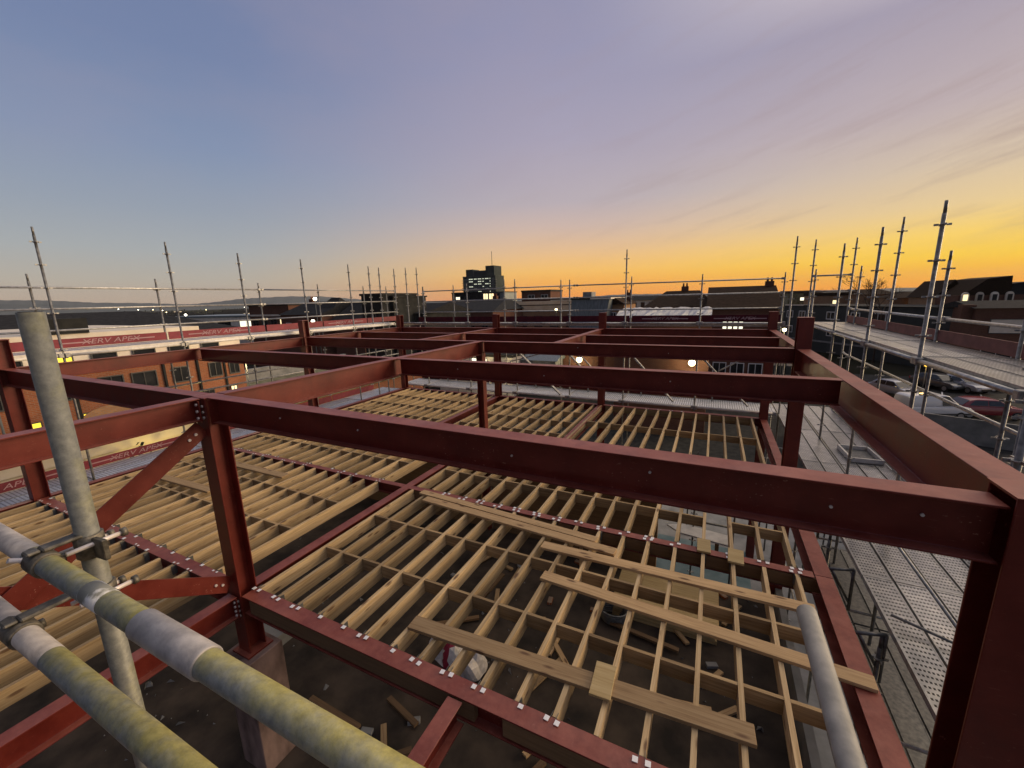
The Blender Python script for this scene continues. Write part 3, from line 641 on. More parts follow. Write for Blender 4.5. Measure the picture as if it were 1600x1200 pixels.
# far side
fx = [(-12.9,.72),(-10.4,.77),(-7.92,.86),(-5.42,.73),(-3.14,1.75),(-.45,.71)]
for k, (x, z) in enumerate(fx):
    standard(x, 16.7, z, ('tall' if z > 1 else 'short') + ' standard on the near row of the far scaffold, %s from left' % ORD[k], GS % 'far')
fo = [(-13.93,.78),(-12.0,.80),(-9.1,.93),(-6.25,.80),(-3.16,.80),(2.22,.70)]
for k, (x, z) in enumerate(fo):
    standard(x, 18.0, z, 'short standard on the outer row of the far scaffold, %s from left' % ORD[k], GS % 'far')
standard(-14.64, 16.7, 1.66, 'tall standard at the left corner of the far scaffold, left of three', GS % 'far')
standard(-14.98, 18.0, 1.81, 'tall standard at the left corner of the far scaffold, middle of three', GS % 'far')
standard(-14.26, 18.0, 1.77, 'tall standard at the left corner of the far scaffold, right of three', GS % 'far')
for nm, z in (('top',.53),('middle',0.0),('lower',-.56)):
    tube_thing('guard_rail', (-13.9,18.05,z), (-5.6,18.05,z), '%s guard rail of the far upper lift, left length' % nm, 'guard rail', 'guard rails of the far scaffold')
    tube_thing('guard_rail', (-5.54,18.05,z), (2.2,18.05,z-.04 if nm == 'top' else z), '%s guard rail of the far upper lift, right length' % nm, 'guard rail', 'guard rails of the far scaffold')
fb = [-14.4,-12.9,-10.4,-7.92,-5.42,-3.14,-.45,2.2]
def deckx(x0, x1, y0, y1, z, label, group, mats):
    o = deck(-(y1-y0)/2, (y1-y0)/2, -(x1-x0)/2, (x1-x0)/2, 0, label, group, mats)
    o.location = ((x0+x1)/2, (y0+y1)/2, z); o.rotation_euler = (0,0,PI/2); return o
for k in range(7):
    for (ya, yb, nm) in ((16.74,17.34,'near'),(17.36,17.96,'outer')):
        deckx(fb[k]+.02, fb[k+1]-.02, ya, yb, -1.08, '%s deck panel of the far upper lift, %s bay from left' % (nm, ORD[k]), 'deck panels of the far upper lift', [M['deckl'], M['galv']])
        deckx(fb[k]+.02, fb[k+1]-.02, ya-.26, yb-.2, -4.12, '%s bright deck panel of the far floor lift, %s bay from left' % (nm, ORD[k]), 'deck panels of the far floor lift', [M['deckf'], M['deckedge']])
    tube_thing('scaffold_ledger', (fb[k]+.03,16.66,-1.04), (fb[k+1]-.03,16.66,-1.04), 'bright edge tube of the far upper deck, %s bay from left' % ORD[k], 'scaffold tube', 'edge tubes of the far upper deck', r=.04, mat='galv')
    tube_thing('scaffold_ledger', (fb[k]+.03,16.44,-4.16), (fb[k+1]-.03,16.44,-4.16), 'bright edge tube of the far floor deck, %s bay from left' % ORD[k], 'scaffold tube', 'edge tubes of the far floor deck', r=.04, mat='deckedge')
for k, (xa, xb, t) in enumerate(((-14.3,-12.1,None),(-12.0,-9.15,None),(-9.05,-6.3,None),(-6.2,-3.2,None),(-3.1,-.5,BR),(-.42,2.2,BR))):
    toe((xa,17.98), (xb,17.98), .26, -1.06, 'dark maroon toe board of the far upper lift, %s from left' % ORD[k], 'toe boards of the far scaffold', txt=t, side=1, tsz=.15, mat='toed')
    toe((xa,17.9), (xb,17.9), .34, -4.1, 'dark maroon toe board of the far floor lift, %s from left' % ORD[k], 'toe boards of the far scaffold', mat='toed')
for k, (x0, z0, x1, z1) in enumerate(((-8.75,-1.35,-5.75,-4.1),(-6.25,-1.4,-4.0,-3.72),(-3.55,-1.45,-1.2,-4.02),(-1.0,-1.5,1.3,-3.98))):
    o = MB().obox((x0,16.5,z0),(x1,16.5,z1),.05,.16,up=(0,1,0)).build('diagonal_strut', M['whitepaint'], org=(x0,16.5,z0), bevel=.005)
    tag(o, 'pale diagonal strut across the far scaffold, %s from left' % ORD[k], 'scaffold strut', 'pale diagonal struts of the far scaffold')
for k, (x0, z0, x1, z1) in enumerate(((-5.6,-2.3,-4.6,-3.3),(1.35,-2.35,.3,-3.0),(-8.9,-3.0,-6.9,-2.45))):
    tube_thing('diagonal_brace', (x0,18.0,z0), (x1,18.0,z1), 'thin grey brace on the outer face of the far scaffold, %s from left' % ['middle','right','left'][k], 'scaffold tube', 'thin braces of the far scaffold', r=.03, collars=False)
for k, x in enumerate((-12.9,-10.4,-7.92,-5.42,-3.14,-.45)):
    tube_thing('guard_post', (x+.6,17.5,-4.12), (x+.6,17.5,-3.35), 'short post on the far floor deck, %s from left' % ORD[k], 'guard post', 'short posts on the far floor deck', collars=False)
tube_thing('guard_rail', (-13.9,17.86,-3.35), (2.0,17.86,-3.35), 'single guard rail above the far floor deck', 'guard rail', 'guard rails of the far scaffold')

# right side
rt = [(2.29,16.7,1.77),(3.0,17.9,1.74),(3.0,14.1,1.22),(3.0,11.3,1.25),(3.0,8.69,1.27)]
for k, (x, y, z) in enumerate(reversed(rt)):
    standard(x, y, z, '%s tall standard on the inner row of the right scaffold, counting from nearest' % ORD[k], GS % 'right')
ro = [(4.1,17.8,1.70,'tall','farthest'),(2.9,16.75,.70,'short','corner'),(4.1,16.9,.75,'short','far'),(4.1,14.0,1.75,'tall','middle'),(4.1,11.3,.71,'short','nearest')]
for x, y, z, a, b_ in ro:
    standard(x, y, z, '%s %s standard on the outer row of the right scaffold' % (b_, a), GS % 'right')
standard(3.0, 6.05, -.5, 'cut down standard at the right edge carrying the upper deck end', GS % 'right', mat='galvdark')
standard(2.45, 4.9, -.62, 'thick dark standard at the right edge beside the red column', GS % 'right', mat='galvdark')
standard(4.1, 8.7, -.3, 'outer standard at the right edge below the bright rail', GS % 'right')
for k, (y0, y1) in enumerate(((6.1,8.67),(8.71,11.28),(11.32,14.08),(14.12,17.88))):
    for j in range(3):
        xa = 3.03+.355*j
        deck(xa, xa+.325, y0, y1, -1.06, '%s deck panel of the right upper lift, %s bay from nearest' % (['inner','middle','outer'][j], ORD[k]), 'deck panels of the right upper lift', [M['deckr'], M['galv']])
    tube_thing('scaffold_ledger', (2.98,y0,-1.13), (2.98,y1,-1.13), 'bright edge tube of the right upper deck, %s bay from nearest' % ORD[k], 'scaffold tube', 'edge tubes of the right upper deck', r=.036, mat='galv')
    toe((4.12,y0), (4.12,y1), .22, -1.05, 'brown toe board of the right upper lift, %s from nearest' % ORD[k], 'toe boards of the right scaffold', mat='toeb')
tube_thing('guard_rail', (4.15,5.6,-.61), (4.15,11.2,-.61), 'bright guard rail above the right upper deck, near length', 'guard rail', 'guard rails of the right scaffold', r=.032)
tube_thing('guard_rail', (4.15,11.35,-.61), (4.15,17.8,-.61), 'bright guard rail above the right upper deck, far length', 'guard rail', 'guard rails of the right scaffold', r=.032)
tube_thing('guard_rail', (3.03,17.85,.52), (4.1,17.8,.52), 'short top rail across the end of the right scaffold', 'guard rail', 'guard rails of the right scaffold')
tube_thing('guard_rail', (3.03,17.85,0.0), (4.1,17.8,0.0), 'short middle rail across the end of the right scaffold', 'guard rail', 'guard rails of the right scaffold')
tube_thing('guard_rail', (4.15,5.5,-2.14), (4.15,17.9,-2.14), 'bright guard rail running one lift below the right upper deck', 'guard rail', 'guard rails of the right scaffold', r=.03)
tube_thing('guard_rail', (4.12,7.5,-3.68), (4.12,18.0,-3.68), 'bright guard rail beside the right floor deck', 'guard rail', 'guard rails of the right scaffold', r=.032)
tube_thing('scaffold_ledger', (4.10,7.0,-4.2), (4.10,18.0,-4.2), 'bright edge tube along the right floor deck', 'scaffold tube', 'edge tubes of the right floor deck', r=.034)
tube_thing('scaffold_ledger', (3.035,4.0,-4.22), (3.035,17.9,-4.22), 'pale tube between the deck panels of the right floor lift', 'scaffold tube', 'edge tubes of the right floor deck', r=.02)
by = [4.75,7.2,9.75,12.1,15.0,18.3]
cols_ = [(2.27,2.62),(2.655,2.995),(3.075,3.40),(3.435,3.755),(3.79,4.05)]
for k in range(5):
    for j, (xa, xb) in enumerate(cols_):
        yy0 = by[k]+.015 + (.5 if (k == 0 and j > 1) else 0)
        deck(xa, xb, yy0, by[k+1]-.015, -4.21, '%s deck panel from the steel edge, %s bay of the right floor lift' % (ORD[j], ORD[k]), 'deck panels of the right floor lift', [M['deckr'], M['galv']])
for k in range(4):
    toe((4.17,by[k+1]), (4.17,by[k+2]-.03), .24, -4.2, 'brown toe board beside the right floor deck, %s from nearest' % ORD[k], 'toe boards of the right scaffold', mat='toeb')
# lidded hatch frame leaning on the far right deck
t = empty('access_hatch', (3.62,12.9,-4.205), .05); tag(t, 'open access hatch frame lying on the right floor deck', 'hatch frame')
for (a, b_) in (((-.32,-.5),(.32,-.5)),((.32,-.5),(.32,.5)),((.32,.5),(-.32,.5)),((-.32,.5),(-.32,-.5))):
    MB().obox((a[0],a[1],.06),(b_[0],b_[1],.06),.05,.11).build('frame_side', M['deckedge'], parent=t, bevel=.004)
MB().box(-.27,.27,-.45,.45,.005,.02).build('hatch_panel', M['galvdark'], parent=t)
# dark hop-up brackets between steel and deck
for k, y in enumerate((6.05,7.45,9.7)):
    t = empty('hop_up_bracket', (2.24,y,-4.3)); tag(t, 'dark bracket between the red edge beam and the punched deck, %s from nearest' % ORD[k], 'scaffold bracket', 'dark brackets beside the right floor deck')
    MB().tube((0,0,0),(-.34,-.08,-.02),.024,8).build('arm', M['galvdark'], parent=t)
    MB().tube((0,.0,.0),(.02,.05,-.75),.024,8).build('leg', M['galvdark'], parent=t)
    MB().tube((-.3,-.07,-.02),(.0,.04,-.6),.02,8).build('strut', M['galvdark'], parent=t)
tube_thing('guard_brace', (2.3,6.2,-4.1), (3.03,5.9,-4.15), 'dark slack tube lying across the punched deck', 'scaffold tube', None, r=.018, mat='galvdark', collars=False)
standard(3.04, 6.15, -3.15, 'short dark post standing on the punched deck', GS % 'right', zbot=-4.2, mat='galvdark')
# lower lifts of the right scaffold seen through the gaps
for k, y in enumerate((6.05,8.69,11.3,14.1,17.9)):
    tube_thing('scaffold_transom', (2.2,y+.07,-5.9), (4.1,y+.07,-5.9), 'cross tube of the right scaffold at the lower lift, %s from nearest' % ORD[k], 'scaffold tube', 'cross tubes of the right scaffold', collars=False)
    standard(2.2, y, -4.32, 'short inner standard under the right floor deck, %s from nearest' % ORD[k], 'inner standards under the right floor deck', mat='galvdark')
tube_thing('scaffold_ledger', (1.98,1.5,-6.6), (1.98,12,-6.6), 'thin pale tube low down beside the right edge beam', 'scaffold tube', None, r=.018, collars=False)

for k in range(3):
    for j, (xa, xb) in enumerate(((2.5,2.86),(2.89,3.25),(3.28,3.64))):
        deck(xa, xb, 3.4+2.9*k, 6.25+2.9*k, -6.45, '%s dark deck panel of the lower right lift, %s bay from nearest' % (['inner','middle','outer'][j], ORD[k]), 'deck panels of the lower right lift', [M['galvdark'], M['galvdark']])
# ------------------------------------------------------------------ tubes close to the camera
t = empty('guard_rail', (-1.0,.271,-.539)); tag(t, 'yellow stained guard rail across the bottom left, upper of two', 'guard rail', 'yellow stained rails close to the camera')
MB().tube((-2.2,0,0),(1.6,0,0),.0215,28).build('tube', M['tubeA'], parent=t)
MB().tube((.135,0,0),(.33,0,0),.025,28).build('sleeve', M['sleeve'], parent=t, bevel=.002)
MB().tube((-.06,0,0),(.012,0,0),.02185,28).build('paint_band', M['whitepaint'], parent=t)
MB().tube((-.8,0,0),(-.345,0,0),.0218,28).build('paint_band', M['sleeve'], parent=t)
t = empty('guard_rail', (-.88,.215,-.670)); tag(t, 'yellow stained guard rail across the bottom left, lower of two', 'guard rail', 'yellow stained rails close to the camera')
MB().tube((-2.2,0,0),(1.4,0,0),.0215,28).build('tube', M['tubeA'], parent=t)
MB().tube((-.9,0,0),(-.25,0,0),.0217,28).build('paint_band', M['sleeve'], parent=t)
t = empty('scaffold_standard', (-1.29,.348,-3.2)); tag(t, 'thick grey standard leaning in close at the left edge', 'scaffold pole')
MB().tube((0,0,0),(0,0,3.2),.0215,32).build('tube', M['tubeB'], parent=t)
MB().tube((0,0,3.195),(0,0,3.2015),.018,32).build('bore', M['trimd'], parent=t)
for k in range(4):
    o = MB().box(-3.2,2.2,-.12,.12,-.04,0).build('scaffold_board', M['plank'], bevel=.004); o.location = (0,-.08-.25*k,-1.78); tag(o, '%s scaffold board of the platform under the camera' % ORD[k], 'scaffold board', 'boards of the platform under the camera')
def coupler(x, z, ty, sy, label):
    c = empty('tube_coupler', (x, (ty+sy)/2, z)); tag(c, label, 'coupler', 'couplers on the near grey standard')
    # two collars at right angles with flaps and bolts
    dy = (sy-ty)/2
    mb = MB(); 
    for (x0,x1) in ((-.028,.028),): mb.tube((x0,-dy,0),(x1,-dy,0),.027,20)
    mb.build('rail_collar', M['coupler'], parent=c, bevel=.002)
    MB().tube((0,dy,-.028),(0,dy,.028),.027,20).build('post_collar', M['coupler'], parent=c, bevel=.002)
    MB().obox((0,-dy,.031),(0,dy,.031),.034,.008).build('saddle', M['coupler'], parent=c, bevel=.003)
    MB().obox((-.02,-dy-.012,.031),(.012,-dy-.012,.031),.022,.007).build('flap', M['coupler'], parent=c, bevel=.003)
    for (p, q) in (((.036,dy-.05,.012),(.036,dy+.045,.012)),((-.034,-dy-.04,.02),(-.034,-dy+.03,-.02)),((-.04,dy-.045,-.012),(-.04,dy+.045,-.012))):
        b_ = MB().tube(p, q, .0055, 8).build('bolt', M['boltm'], parent=c)
        MB().tube(q, (q[0],q[1]+.011,q[2]), .0105, 6).build('nut', M['coupler'], parent=b_)
    MB().obox((.03,dy,.0),(.07,dy+.004,0),.012,.05,up=(0,0,1)).build('lug', M['coupler'], parent=c, bevel=.002)
    MB().obox((-.03,-dy,-.0),(-.05,-dy-.01,.0),.02,.045,up=(0,0,1)).build('lug', M['coupler'], parent=c, bevel=.002)
coupler(-1.29, -.539, .271, .348, 'rusty coupler on the grey standard at the upper yellow rail')
coupler(-1.29, -.670, .215, .348, 'rusty coupler on the grey standard at the lower yellow rail')
t = empty('cut_tube', (.266,1.154,-.8125)); tag(t, 'smooth grey tube end poking in from the bottom right', 'scaffold pole')
MB().tube((0,0,0),(0,-1.7,0),.0225,28).build('tube', M['tubeC'], parent=t)
MB().tube((0,.0012,0),(0,-.003,0),.019,28).build('bore', M['trimd'], parent=t)
o = MB().box(-2.8,-1.62,.13,.17,-1.5,-1.12).build('toe_board', M['toe'], org=(-2.2,.15,-1.5), bevel=.004); tag(o, 'maroon toe board in the bottom left corner close to the camera', 'toe board')

# ------------------------------------------------------------------ loose things on the lower slab
def crumple(name, c, r, label, cat, mats, seed, flat=.6, band=None):
    rnd = random.Random(seed); bm = bmesh.new(); bmesh.ops.create_icosphere(bm, subdivisions=3, radius=1)
    ph = [(Vector((rnd.uniform(-1,1),rnd.uniform(-1,1),rnd.uniform(-1,1))).normalized(), rnd.uniform(2.5,6), rnd.uniform(0,6)) for _ in range(7)]
    for v in bm.verts:
        n = v.co.normalized(); a = 1+sum(.115*math.sin(d.dot(n)*f+p) for d, f, p in ph)
        v.co = Vector((n.x*r[0]*a, n.y*r[1]*a, max(-.3, n.z)*r[2]*a*flat))
    me = bpy.data.meshes.new(name); bm.to_mesh(me); bm.free()
    for m in mats: me.materials.append(m)
    for p in me.polygons:
        p.use_smooth = False
        if band and band[0] < p.center.x/r[0] < band[1]: p.material_index = 1
    o = bpy.data.objects.new(name, me); COL.objects.link(o); o.location = (c[0],c[1],c[2]+.3*r[2]*flat)
    return tag(o, label, cat)
p = onz(700,1028,ZS); crumple('plastic_sack', (p.x,p.y,ZS), (.34,.26,.4), 'crumpled white and red plastic sack below the front joists', 'plastic sack', [M['sack'],M['sackred']], 3, 1, (.1,.62))
p = onz(738,1052,ZS); crumple('plastic_sack', (p.x,p.y,ZS), (.26,.28,.42), 'upright white plastic sack below the front joists', 'plastic sack', [M['sack'],M['sackred']], 8, 1)
p = onz(820,776,ZS); crumple('hi_vis_jacket', (p.x,p.y,ZS), (.42,.3,.42), 'bright yellow hi-vis jacket heaped on the floor below the middle joists', 'hi-vis jacket', [M['hivis'],M['trimd']], 5, 1, (-.35,-.1))
p = onz(835,792,ZS); crumple('rubble_bag', (p.x,p.y,ZS), (.5,.45,.4), 'grey green rubble bag beside the yellow jacket', 'rubble bag', [M['conc']], 11, .8)
def pointed(a, b, w, label):
    a = Vector((a[0],a[1],ZS+.32)); b = Vector((b[0],b[1],ZS+.32)); d = (b-a).normalized(); n = Vector((-d.y,d.x,0)); 
    prof = [a+n*w/2, a-n*w/2, b-d*w*.8-n*w/2, b, b-d*w*.8+n*w/2]
    o = MB().extrude_prof(prof, (0,0,0), (0,0,.05)).build('white_board', M['whiteboard'], org=a); tag(o, label, 'board', 'white pointed boards below the joists')
    for t_ in (.2,.8):
        q = a+(b-a)*t_; MB().box(q.x-a.x-.05,q.x-a.x+.05,q.y-a.y-.15,q.y-a.y+.15,-.32,0).build('bearer', M['packer'], parent=o)
p0 = onz(945,790,ZS+.32); p1 = onz(1018,816,ZS+.32); pointed(p0, p1, .55, 'white pointed board below the joists, left of a facing pair')
p0 = onz(1142,848,ZS+.32); p1 = onz(1042,821,ZS+.32); pointed(p0, p1, .55, 'white pointed board below the joists, right of a facing pair')
rr = random.Random(21)
GO = 'timber offcuts on the lower floor'
for k in range(26):
    x, y = rr.uniform(-6,1.4), rr.uniform(3.4,10.4); l = rr.uniform(.4,1.6)
    o = MB().box(-l/2,l/2,-.05,.05,0,.05).build('timber_offcut', M['plank' if k%3 else 'packer']); o.location = (x,y,ZS+.002+.003*k); o.rotation_euler = (0,0,rr.uniform(0,PI))
    tag(o, 'timber offcut lying on the dark floor below the front joists', 'timber offcut', GO)
for k in range(22):
    x, y = rr.uniform(-6,1.4), rr.uniform(3.4,10.4)
    o = MB().box(-.11,.11,-.055,.055,0,.07).build('loose_brick', M['conc' if k%2 else 'brickO'], bevel=.006); o.location = (x,y,ZS+.001); o.rotation_euler = (0,0,rr.uniform(0,PI))
    tag(o, 'loose block dropped on the dark floor below the front joists', 'loose block', 'loose blocks on the lower floor')
# stacked pallets, boards and a coil seen between the joists
p = onz(958,968,ZS); t = empty('cable_coil', (p.x,p.y,ZS+.02)); tag(t, 'dark ribbed coil of hose lying below the front joists', 'hose coil')
for k in range(6):
    mb = MB(); n = 20; rad = .26+.012*k
    for i in range(n):
        a, b_ = 2*PI*i/n, 2*PI*(i+1)/n; mb.tube((rad*math.cos(a),rad*math.sin(a)*.8,.03+.05*k),(rad*math.cos(b_),rad*math.sin(b_)*.8,.03+.05*k),.024,6,cap=False)
    mb.build('hose_turn', M['galvdark'], parent=t)
for k, (x, y, sx, sy, h, m, lab) in enumerate(((-.6,11.6-2.4,2.2,1.2,.5,'ply','pale stack of boards below the middle joists'),(-8.6,4.7,.9,.5,.3,'conc','light grey concrete lump beside the foot of near column'),(-4.2,1.6,1.3,.8,.06,'conc','grey sheet lying below the short red beam'))):
    t = empty('board_stack', (x,y,ZS)); tag(t, lab, 'board stack')
    n = max(2, int(h/.05)) if m == 'ply' else 2
    for i in range(n):
        MB().box(-sx/2+rr.uniform(-.03,.03), sx/2+rr.uniform(-.03,.03), -sy/2, sy/2, h*i/n+.002, h*(i+1)/n-.004).build('board', M[m], parent=t)
mb = MB(); rnd = random.Random(91)
for k in range(900):
    x, y = rnd.uniform(-13.5,1.4), rnd.uniform(-.5,10.4)
    if (math.sin(x*1.3)+math.sin(y*1.7+x))*.5+rnd.random() < .75: continue
    s_ = rnd.choice((.02,.03,.04,.06,.09)); z_ = ZS
    p = [Vector((x+rnd.uniform(-s_,s_), y+rnd.uniform(-s_,s_), z_)) for _ in range(4)]; t_ = Vector((x, y, z_+s_*rnd.uniform(.5,1.1)))
    for i in range(4): mb.quad([p[i], p[(i+1)%4], t_])
struct(mb.build('rubble', M['conc']), 'stuff')
# timber partitions of the storey below
def wallthing(name, x0, x1, y0, y1, z0, z1, mat, label, cat='wall'):
    o = MB().box(x0,x1,y0,y1,z0,z1).build(name, M[mat], org=((x0+x1)/2,(y0+y1)/2,z0)); return tag(o, label, cat)
wallthing('partition_wall', -6.1,-1.0, 10.76,10.86, ZS+.002,ZF-.32, 'packer', 'brown board partition below the third roof beam')
wallthing('partition_wall', -14.0,-6.5, 10.76,10.86, ZS+.002,ZF-.32, 'packer', 'brown board partition below the left joists')
wallthing('retaining_wall', 1.76,1.9, -1.5,10.6, ZG,ZS+.4, 'conc', 'low grey concrete upstand below the right edge beam')
# ground under the open bay
sheet('bay_floor', -3.9, 1.7, 10.7, 16.3, ZG+.02, M['teal'])
for k in range(5):
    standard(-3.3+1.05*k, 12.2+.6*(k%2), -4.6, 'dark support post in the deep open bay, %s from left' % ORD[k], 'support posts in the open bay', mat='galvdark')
for k in range(3):
    tube_thing('scaffold_transom', (-3.5,11.6+1.6*k,-6.2), (1.5,11.6+1.6*k,-6.2), 'dark tube across the deep open bay, %s from nearest' % ORD[k], 'scaffold tube', 'dark tubes in the open bay', mat='galvdark', collars=False)

# ------------------------------------------------------------------ buildings
def win(parent, u0, u1, z0, z1, o, ux, nx, lit=None, frame='frame', mull=1, fw=.07):
    # a window unit on a wall: frame (with mullions) standing proud, glass pane as its own piece behind the frame face
    mb = MB(); X = Vector(ux); Nn = Vector(nx); O = Vector(o)
    def bar(a0, a1, c0, c1, d0, d1):
        k = len(mb.v)
        for (u, z, d) in ((a0,c0,d0),(a1,c0,d0),(a1,c1,d0),(a0,c1,d0),(a0,c0,d1),(a1,c0,d1),(a1,c1,d1),(a0,c1,d1)): mb.v.append(tuple(O + X*u + Vector((0,0,z)) + Nn*d))
        for q in ((0,3,2,1),(4,5,6,7),(0,1,5,4),(1,2,6,5),(2,3,7,6),(3,0,4,7)): mb.f.append(tuple(k+i for i in q)); mb.mi.append(0); mb.sm.append(False)
    bar(u0,u1,z0,z0+fw,.01,.07); bar(u0,u1,z1-fw,z1,.01,.07); bar(u0,u0+fw,z0+fw,z1-fw,.01,.07); bar(u1-fw,u1,z0+fw,z1-fw,.01,.07)
    for m in range(mull):
        c = u0+(u1-u0)*(m+1)/(mull+1); bar(c-fw*.35,c+fw*.35,z0+fw,z1-fw,.01,.065)
    w = mb.build('window', M[frame], parent=parent)
    mb = MB(); bar2 = [(u0+fw*.5,z0+fw*.5),(u1-fw*.5,z0+fw*.5),(u1-fw*.5,z1-fw*.5),(u0+fw*.5,z1-fw*.5)]
    prof = [O + X*u + Vector((0,0,z)) + Nn*.012 for u, z in bar2]; mb.extrude_prof(prof, (0,0,0), Nn*.02)
    mb.build('pane', M[lit or 'glass'], parent=w)
    return w
class Bld:
    # a building from its front wall P0->P1 (seen left to right) with a depth going away; local frame: u along the front, v into the building
    def __init__(s, name, label, P0, P1, depth, z0, z1, wall, cat='building', group=None):
        s.P0 = Vector((P0[0],P0[1],0)); d = Vector((P1[0]-P0[0],P1[1]-P0[1],0)); s.L = d.length; s.D = depth; s.z0 = z0; s.z1 = z1
        s.o = empty(name, (P0[0],P0[1],z0), math.atan2(d.y,d.x)); tag(s.o, label, cat, group); s.H = z1-z0
        MB().box(0,s.L,0,depth,0,s.H).build('wall', M[wall], parent=s.o)
    def flat(s, mat='flatroof', parapet=.35, over=.12, th=.25, pm=None):
        MB().box(-over,s.L+over,-over,s.D+over,s.H,s.H+th).build('roof', M[pm or mat], parent=s.o); return s
    def gable(s, h, mat='slate', along='u', over=.25):
        z = s.H+.003; a = -over; b = s.L+over; c = -over; d = s.D+over
        if along == 'u': prof = [(a,c,z),(a,d,z),(a,(c+d)/2,z+h)]; mb = MB().extrude_prof(prof,(0,0,0),(b-a,0,0))
        else: prof = [(a,c,z),(b,c,z),((a+b)/2,c,z+h)]; mb = MB().extrude_prof(prof,(0,0,0),(0,d-c,0))
        s.roof = mb.build('roof', M[mat], parent=s.o); return s
    def chim(s, u, v, h=1.5, w=.7):
        MB().box(u-w/2,u+w/2,v-.3,v+.3,s.H*.5,s.H+h).build('chimney', M['brickD'], parent=s.o)
        for k in (-.17,.17): MB().tube((u+k,v,s.H+h),(u+k,v,s.H+h+.35),.1,8,.08).build('chimney_pot', M['brickO'], parent=s.o)
        return s
    def hip(s, h, mat='slate', inset=None, over=.3):
        z = s.H+.003; a, b, c, d = -over, s.L+over, -over, s.D+over; i = inset if inset is not None else (d-c)/2
        m = (c+d)/2; mb = MB(); p = [Vector(q) for q in ((a,c,z),(b,c,z),(b,d,z),(a,d,z),(a+i,m,z+h),(b-i,m,z+h))]
        mb.quad([p[0],p[1],p[5],p[4]]); mb.quad([p[1],p[2],p[5]]); mb.quad([p[2],p[3],p[4],p[5]]); mb.quad([p[3],p[0],p[4]]); mb.quad([p[3],p[2],p[1],p[0]])
        s.roof = mb.build('roof', M[mat], parent=s.o); return s
    def part(s, name, x0, x1, y0, y1, z0, z1, mat): return MB().box(x0,x1,y0,y1,z0-s.z0,z1-s.z0).build(name, M[mat], parent=s.o)
    def w(s, u0, u1, z0, z1, lit=None, frame='frame', mull=1, fw=.07): return win(s.o, u0, u1, z0-s.z0, z1-s.z0, (0,0,0), (1,0,0), (0,-1,0), lit, frame, mull, fw)
    def wside(s, v0, v1, z0, z1, lit=None, frame='frame', mull=1): return win(s.o, v0, v1, z0-s.z0, z1-s.z0, (s.L,0,0), (0,1,0), (1,0,0), lit, frame, mull)
def front(px0, px1, py, Y):                       # front wall parallel to the street at distance Y
    a, b = ony(px0,py,Y), ony(px1,py,Y); return (a.x,Y), (b.x,Y), (a.z+b.z)/2

# --- across the street, left to right
a, b, z = front(388,450,478,40); B = Bld('brick_block', 'dark brown brick block with white fascia strip at far left', a, b, 12, ZG, z, 'brickD'); B.flat('flatroof')
B.part('fascia', .2,8.7,-.06,-.005,z-1.5,z-1.25,'cream')
for k in range(4): B.w(.6+2.1*k,2.0+2.1*k,z-3.2,z-1.9,'lit' if k == 3 else None,'framed')
a, b, z = front(438,500,492,36); B = Bld('low_house', 'low dark house with slate roof left of the brown tower house', a, b, 9, ZG, z, 'brickD'); B.gable(1.6,'slate'); B.chim(.8,4.5,2.0)
B.w(1,2,z-2.2,z-1.0)
a, b, z = front(499,521,482,38); B = Bld('tower_house', 'narrow tan brick tower house with steep dark roof', a, b, 3.4, ZG, z, 'brickT'); B.hip(1.35,'slate',.6,.12)
B.w(.5,1.2,z-2.6,z-1.4); B.part('string_course',-.05,B.L+.05,-.05,-.005,z-.3,z-.1,'brickD')
a, b, z = front(521,566,500,37); B = Bld('low_house', 'low dark house with lit windows right of the brown tower house', a, b, 8, ZG, z, 'brickD'); B.gable(2.2,'slate'); B.chim(1.5,4,2.6,.5)
B.w(.15,1.0,z-.75,z-.1,'litw','framed'); B.w(1.15,1.7,z-.75,z-.1,'litw','framed')
a, b, z = front(564,597,462,30); B = Bld('black_block', 'black windowless block at the left corner of the far scaffold', a, b, 5, ZG, z, 'darkwall'); B.flat('darkwall',th=.2)
B.w(1.1,1.7,z-2.4,z-1.7,None,'framed')
a, b, z = front(597,614,465,31); B = Bld('black_block', 'slim black block beside the left corner of the far scaffold', a, b, 5, ZG, z, 'darkwall'); B.flat('darkwall',th=.15)
a, b, z = front(614,662,490,34); B = Bld('dark_shed', 'low dark shed behind the corner standards', a, b, 9, ZG, z, 'darkwall'); B.gable(1.0,'slate')
a, b, z = front(648,770,486,50); B = Bld('dark_hall', 'long dark hall with hipped roof left of the tower', a, b, 16, ZG, z, 'brickD'); B.hip(1.55,'slate',2.2); B.chim(9.5,8,2.0)
for k in range(6): B.w(1+2.1*k,2+2.1*k,z-3.3,z-1.7,None,'framed')
a, b, z = front(706,758,458,95); B = Bld('office_block', 'dark office block in front of the distant tower', a, b, 14, ZG, z, 'darkwall'); B.flat('darkwall')
B.w(1.2,2.6,z-1.7,z-.9,'litw','framed'); B.w(4,5,z-1.9,z-.9,None,'framed')
a, b, z = front(757,936,474,60); B = Bld('brick_office', 'long tan brick office with cream cornice below the tower', a, b, 18, ZG, z-.25, 'brickT'); B.flat('flatroof',th=.2)
B.part('cornice',-.25,B.L+.2,-.25,-.005,z-1.0,z-.35,'cornice'); B.part('cornice',-.3,B.L+.25,-.32,-.005,z-.2,z+.32,'cornice')
for k in range(7): B.w(1+2.6*k,2.4+2.6*k,z-3.6,z-1.9,None,'framed')
a2, b2, z2 = front(754,787,457,62); B2 = Bld('glass_penthouse', 'small yellowish glazed penthouse on the tan office roof', a2, b2, 5, z, z2, 'zinc'); B2.flat('flatroof',th=.12)
for k in range(3): B2.w(.1+1.1*k,1.1+1.1*k,z+.2,z2-.1,'lit' if k < 2 else None,'framed')
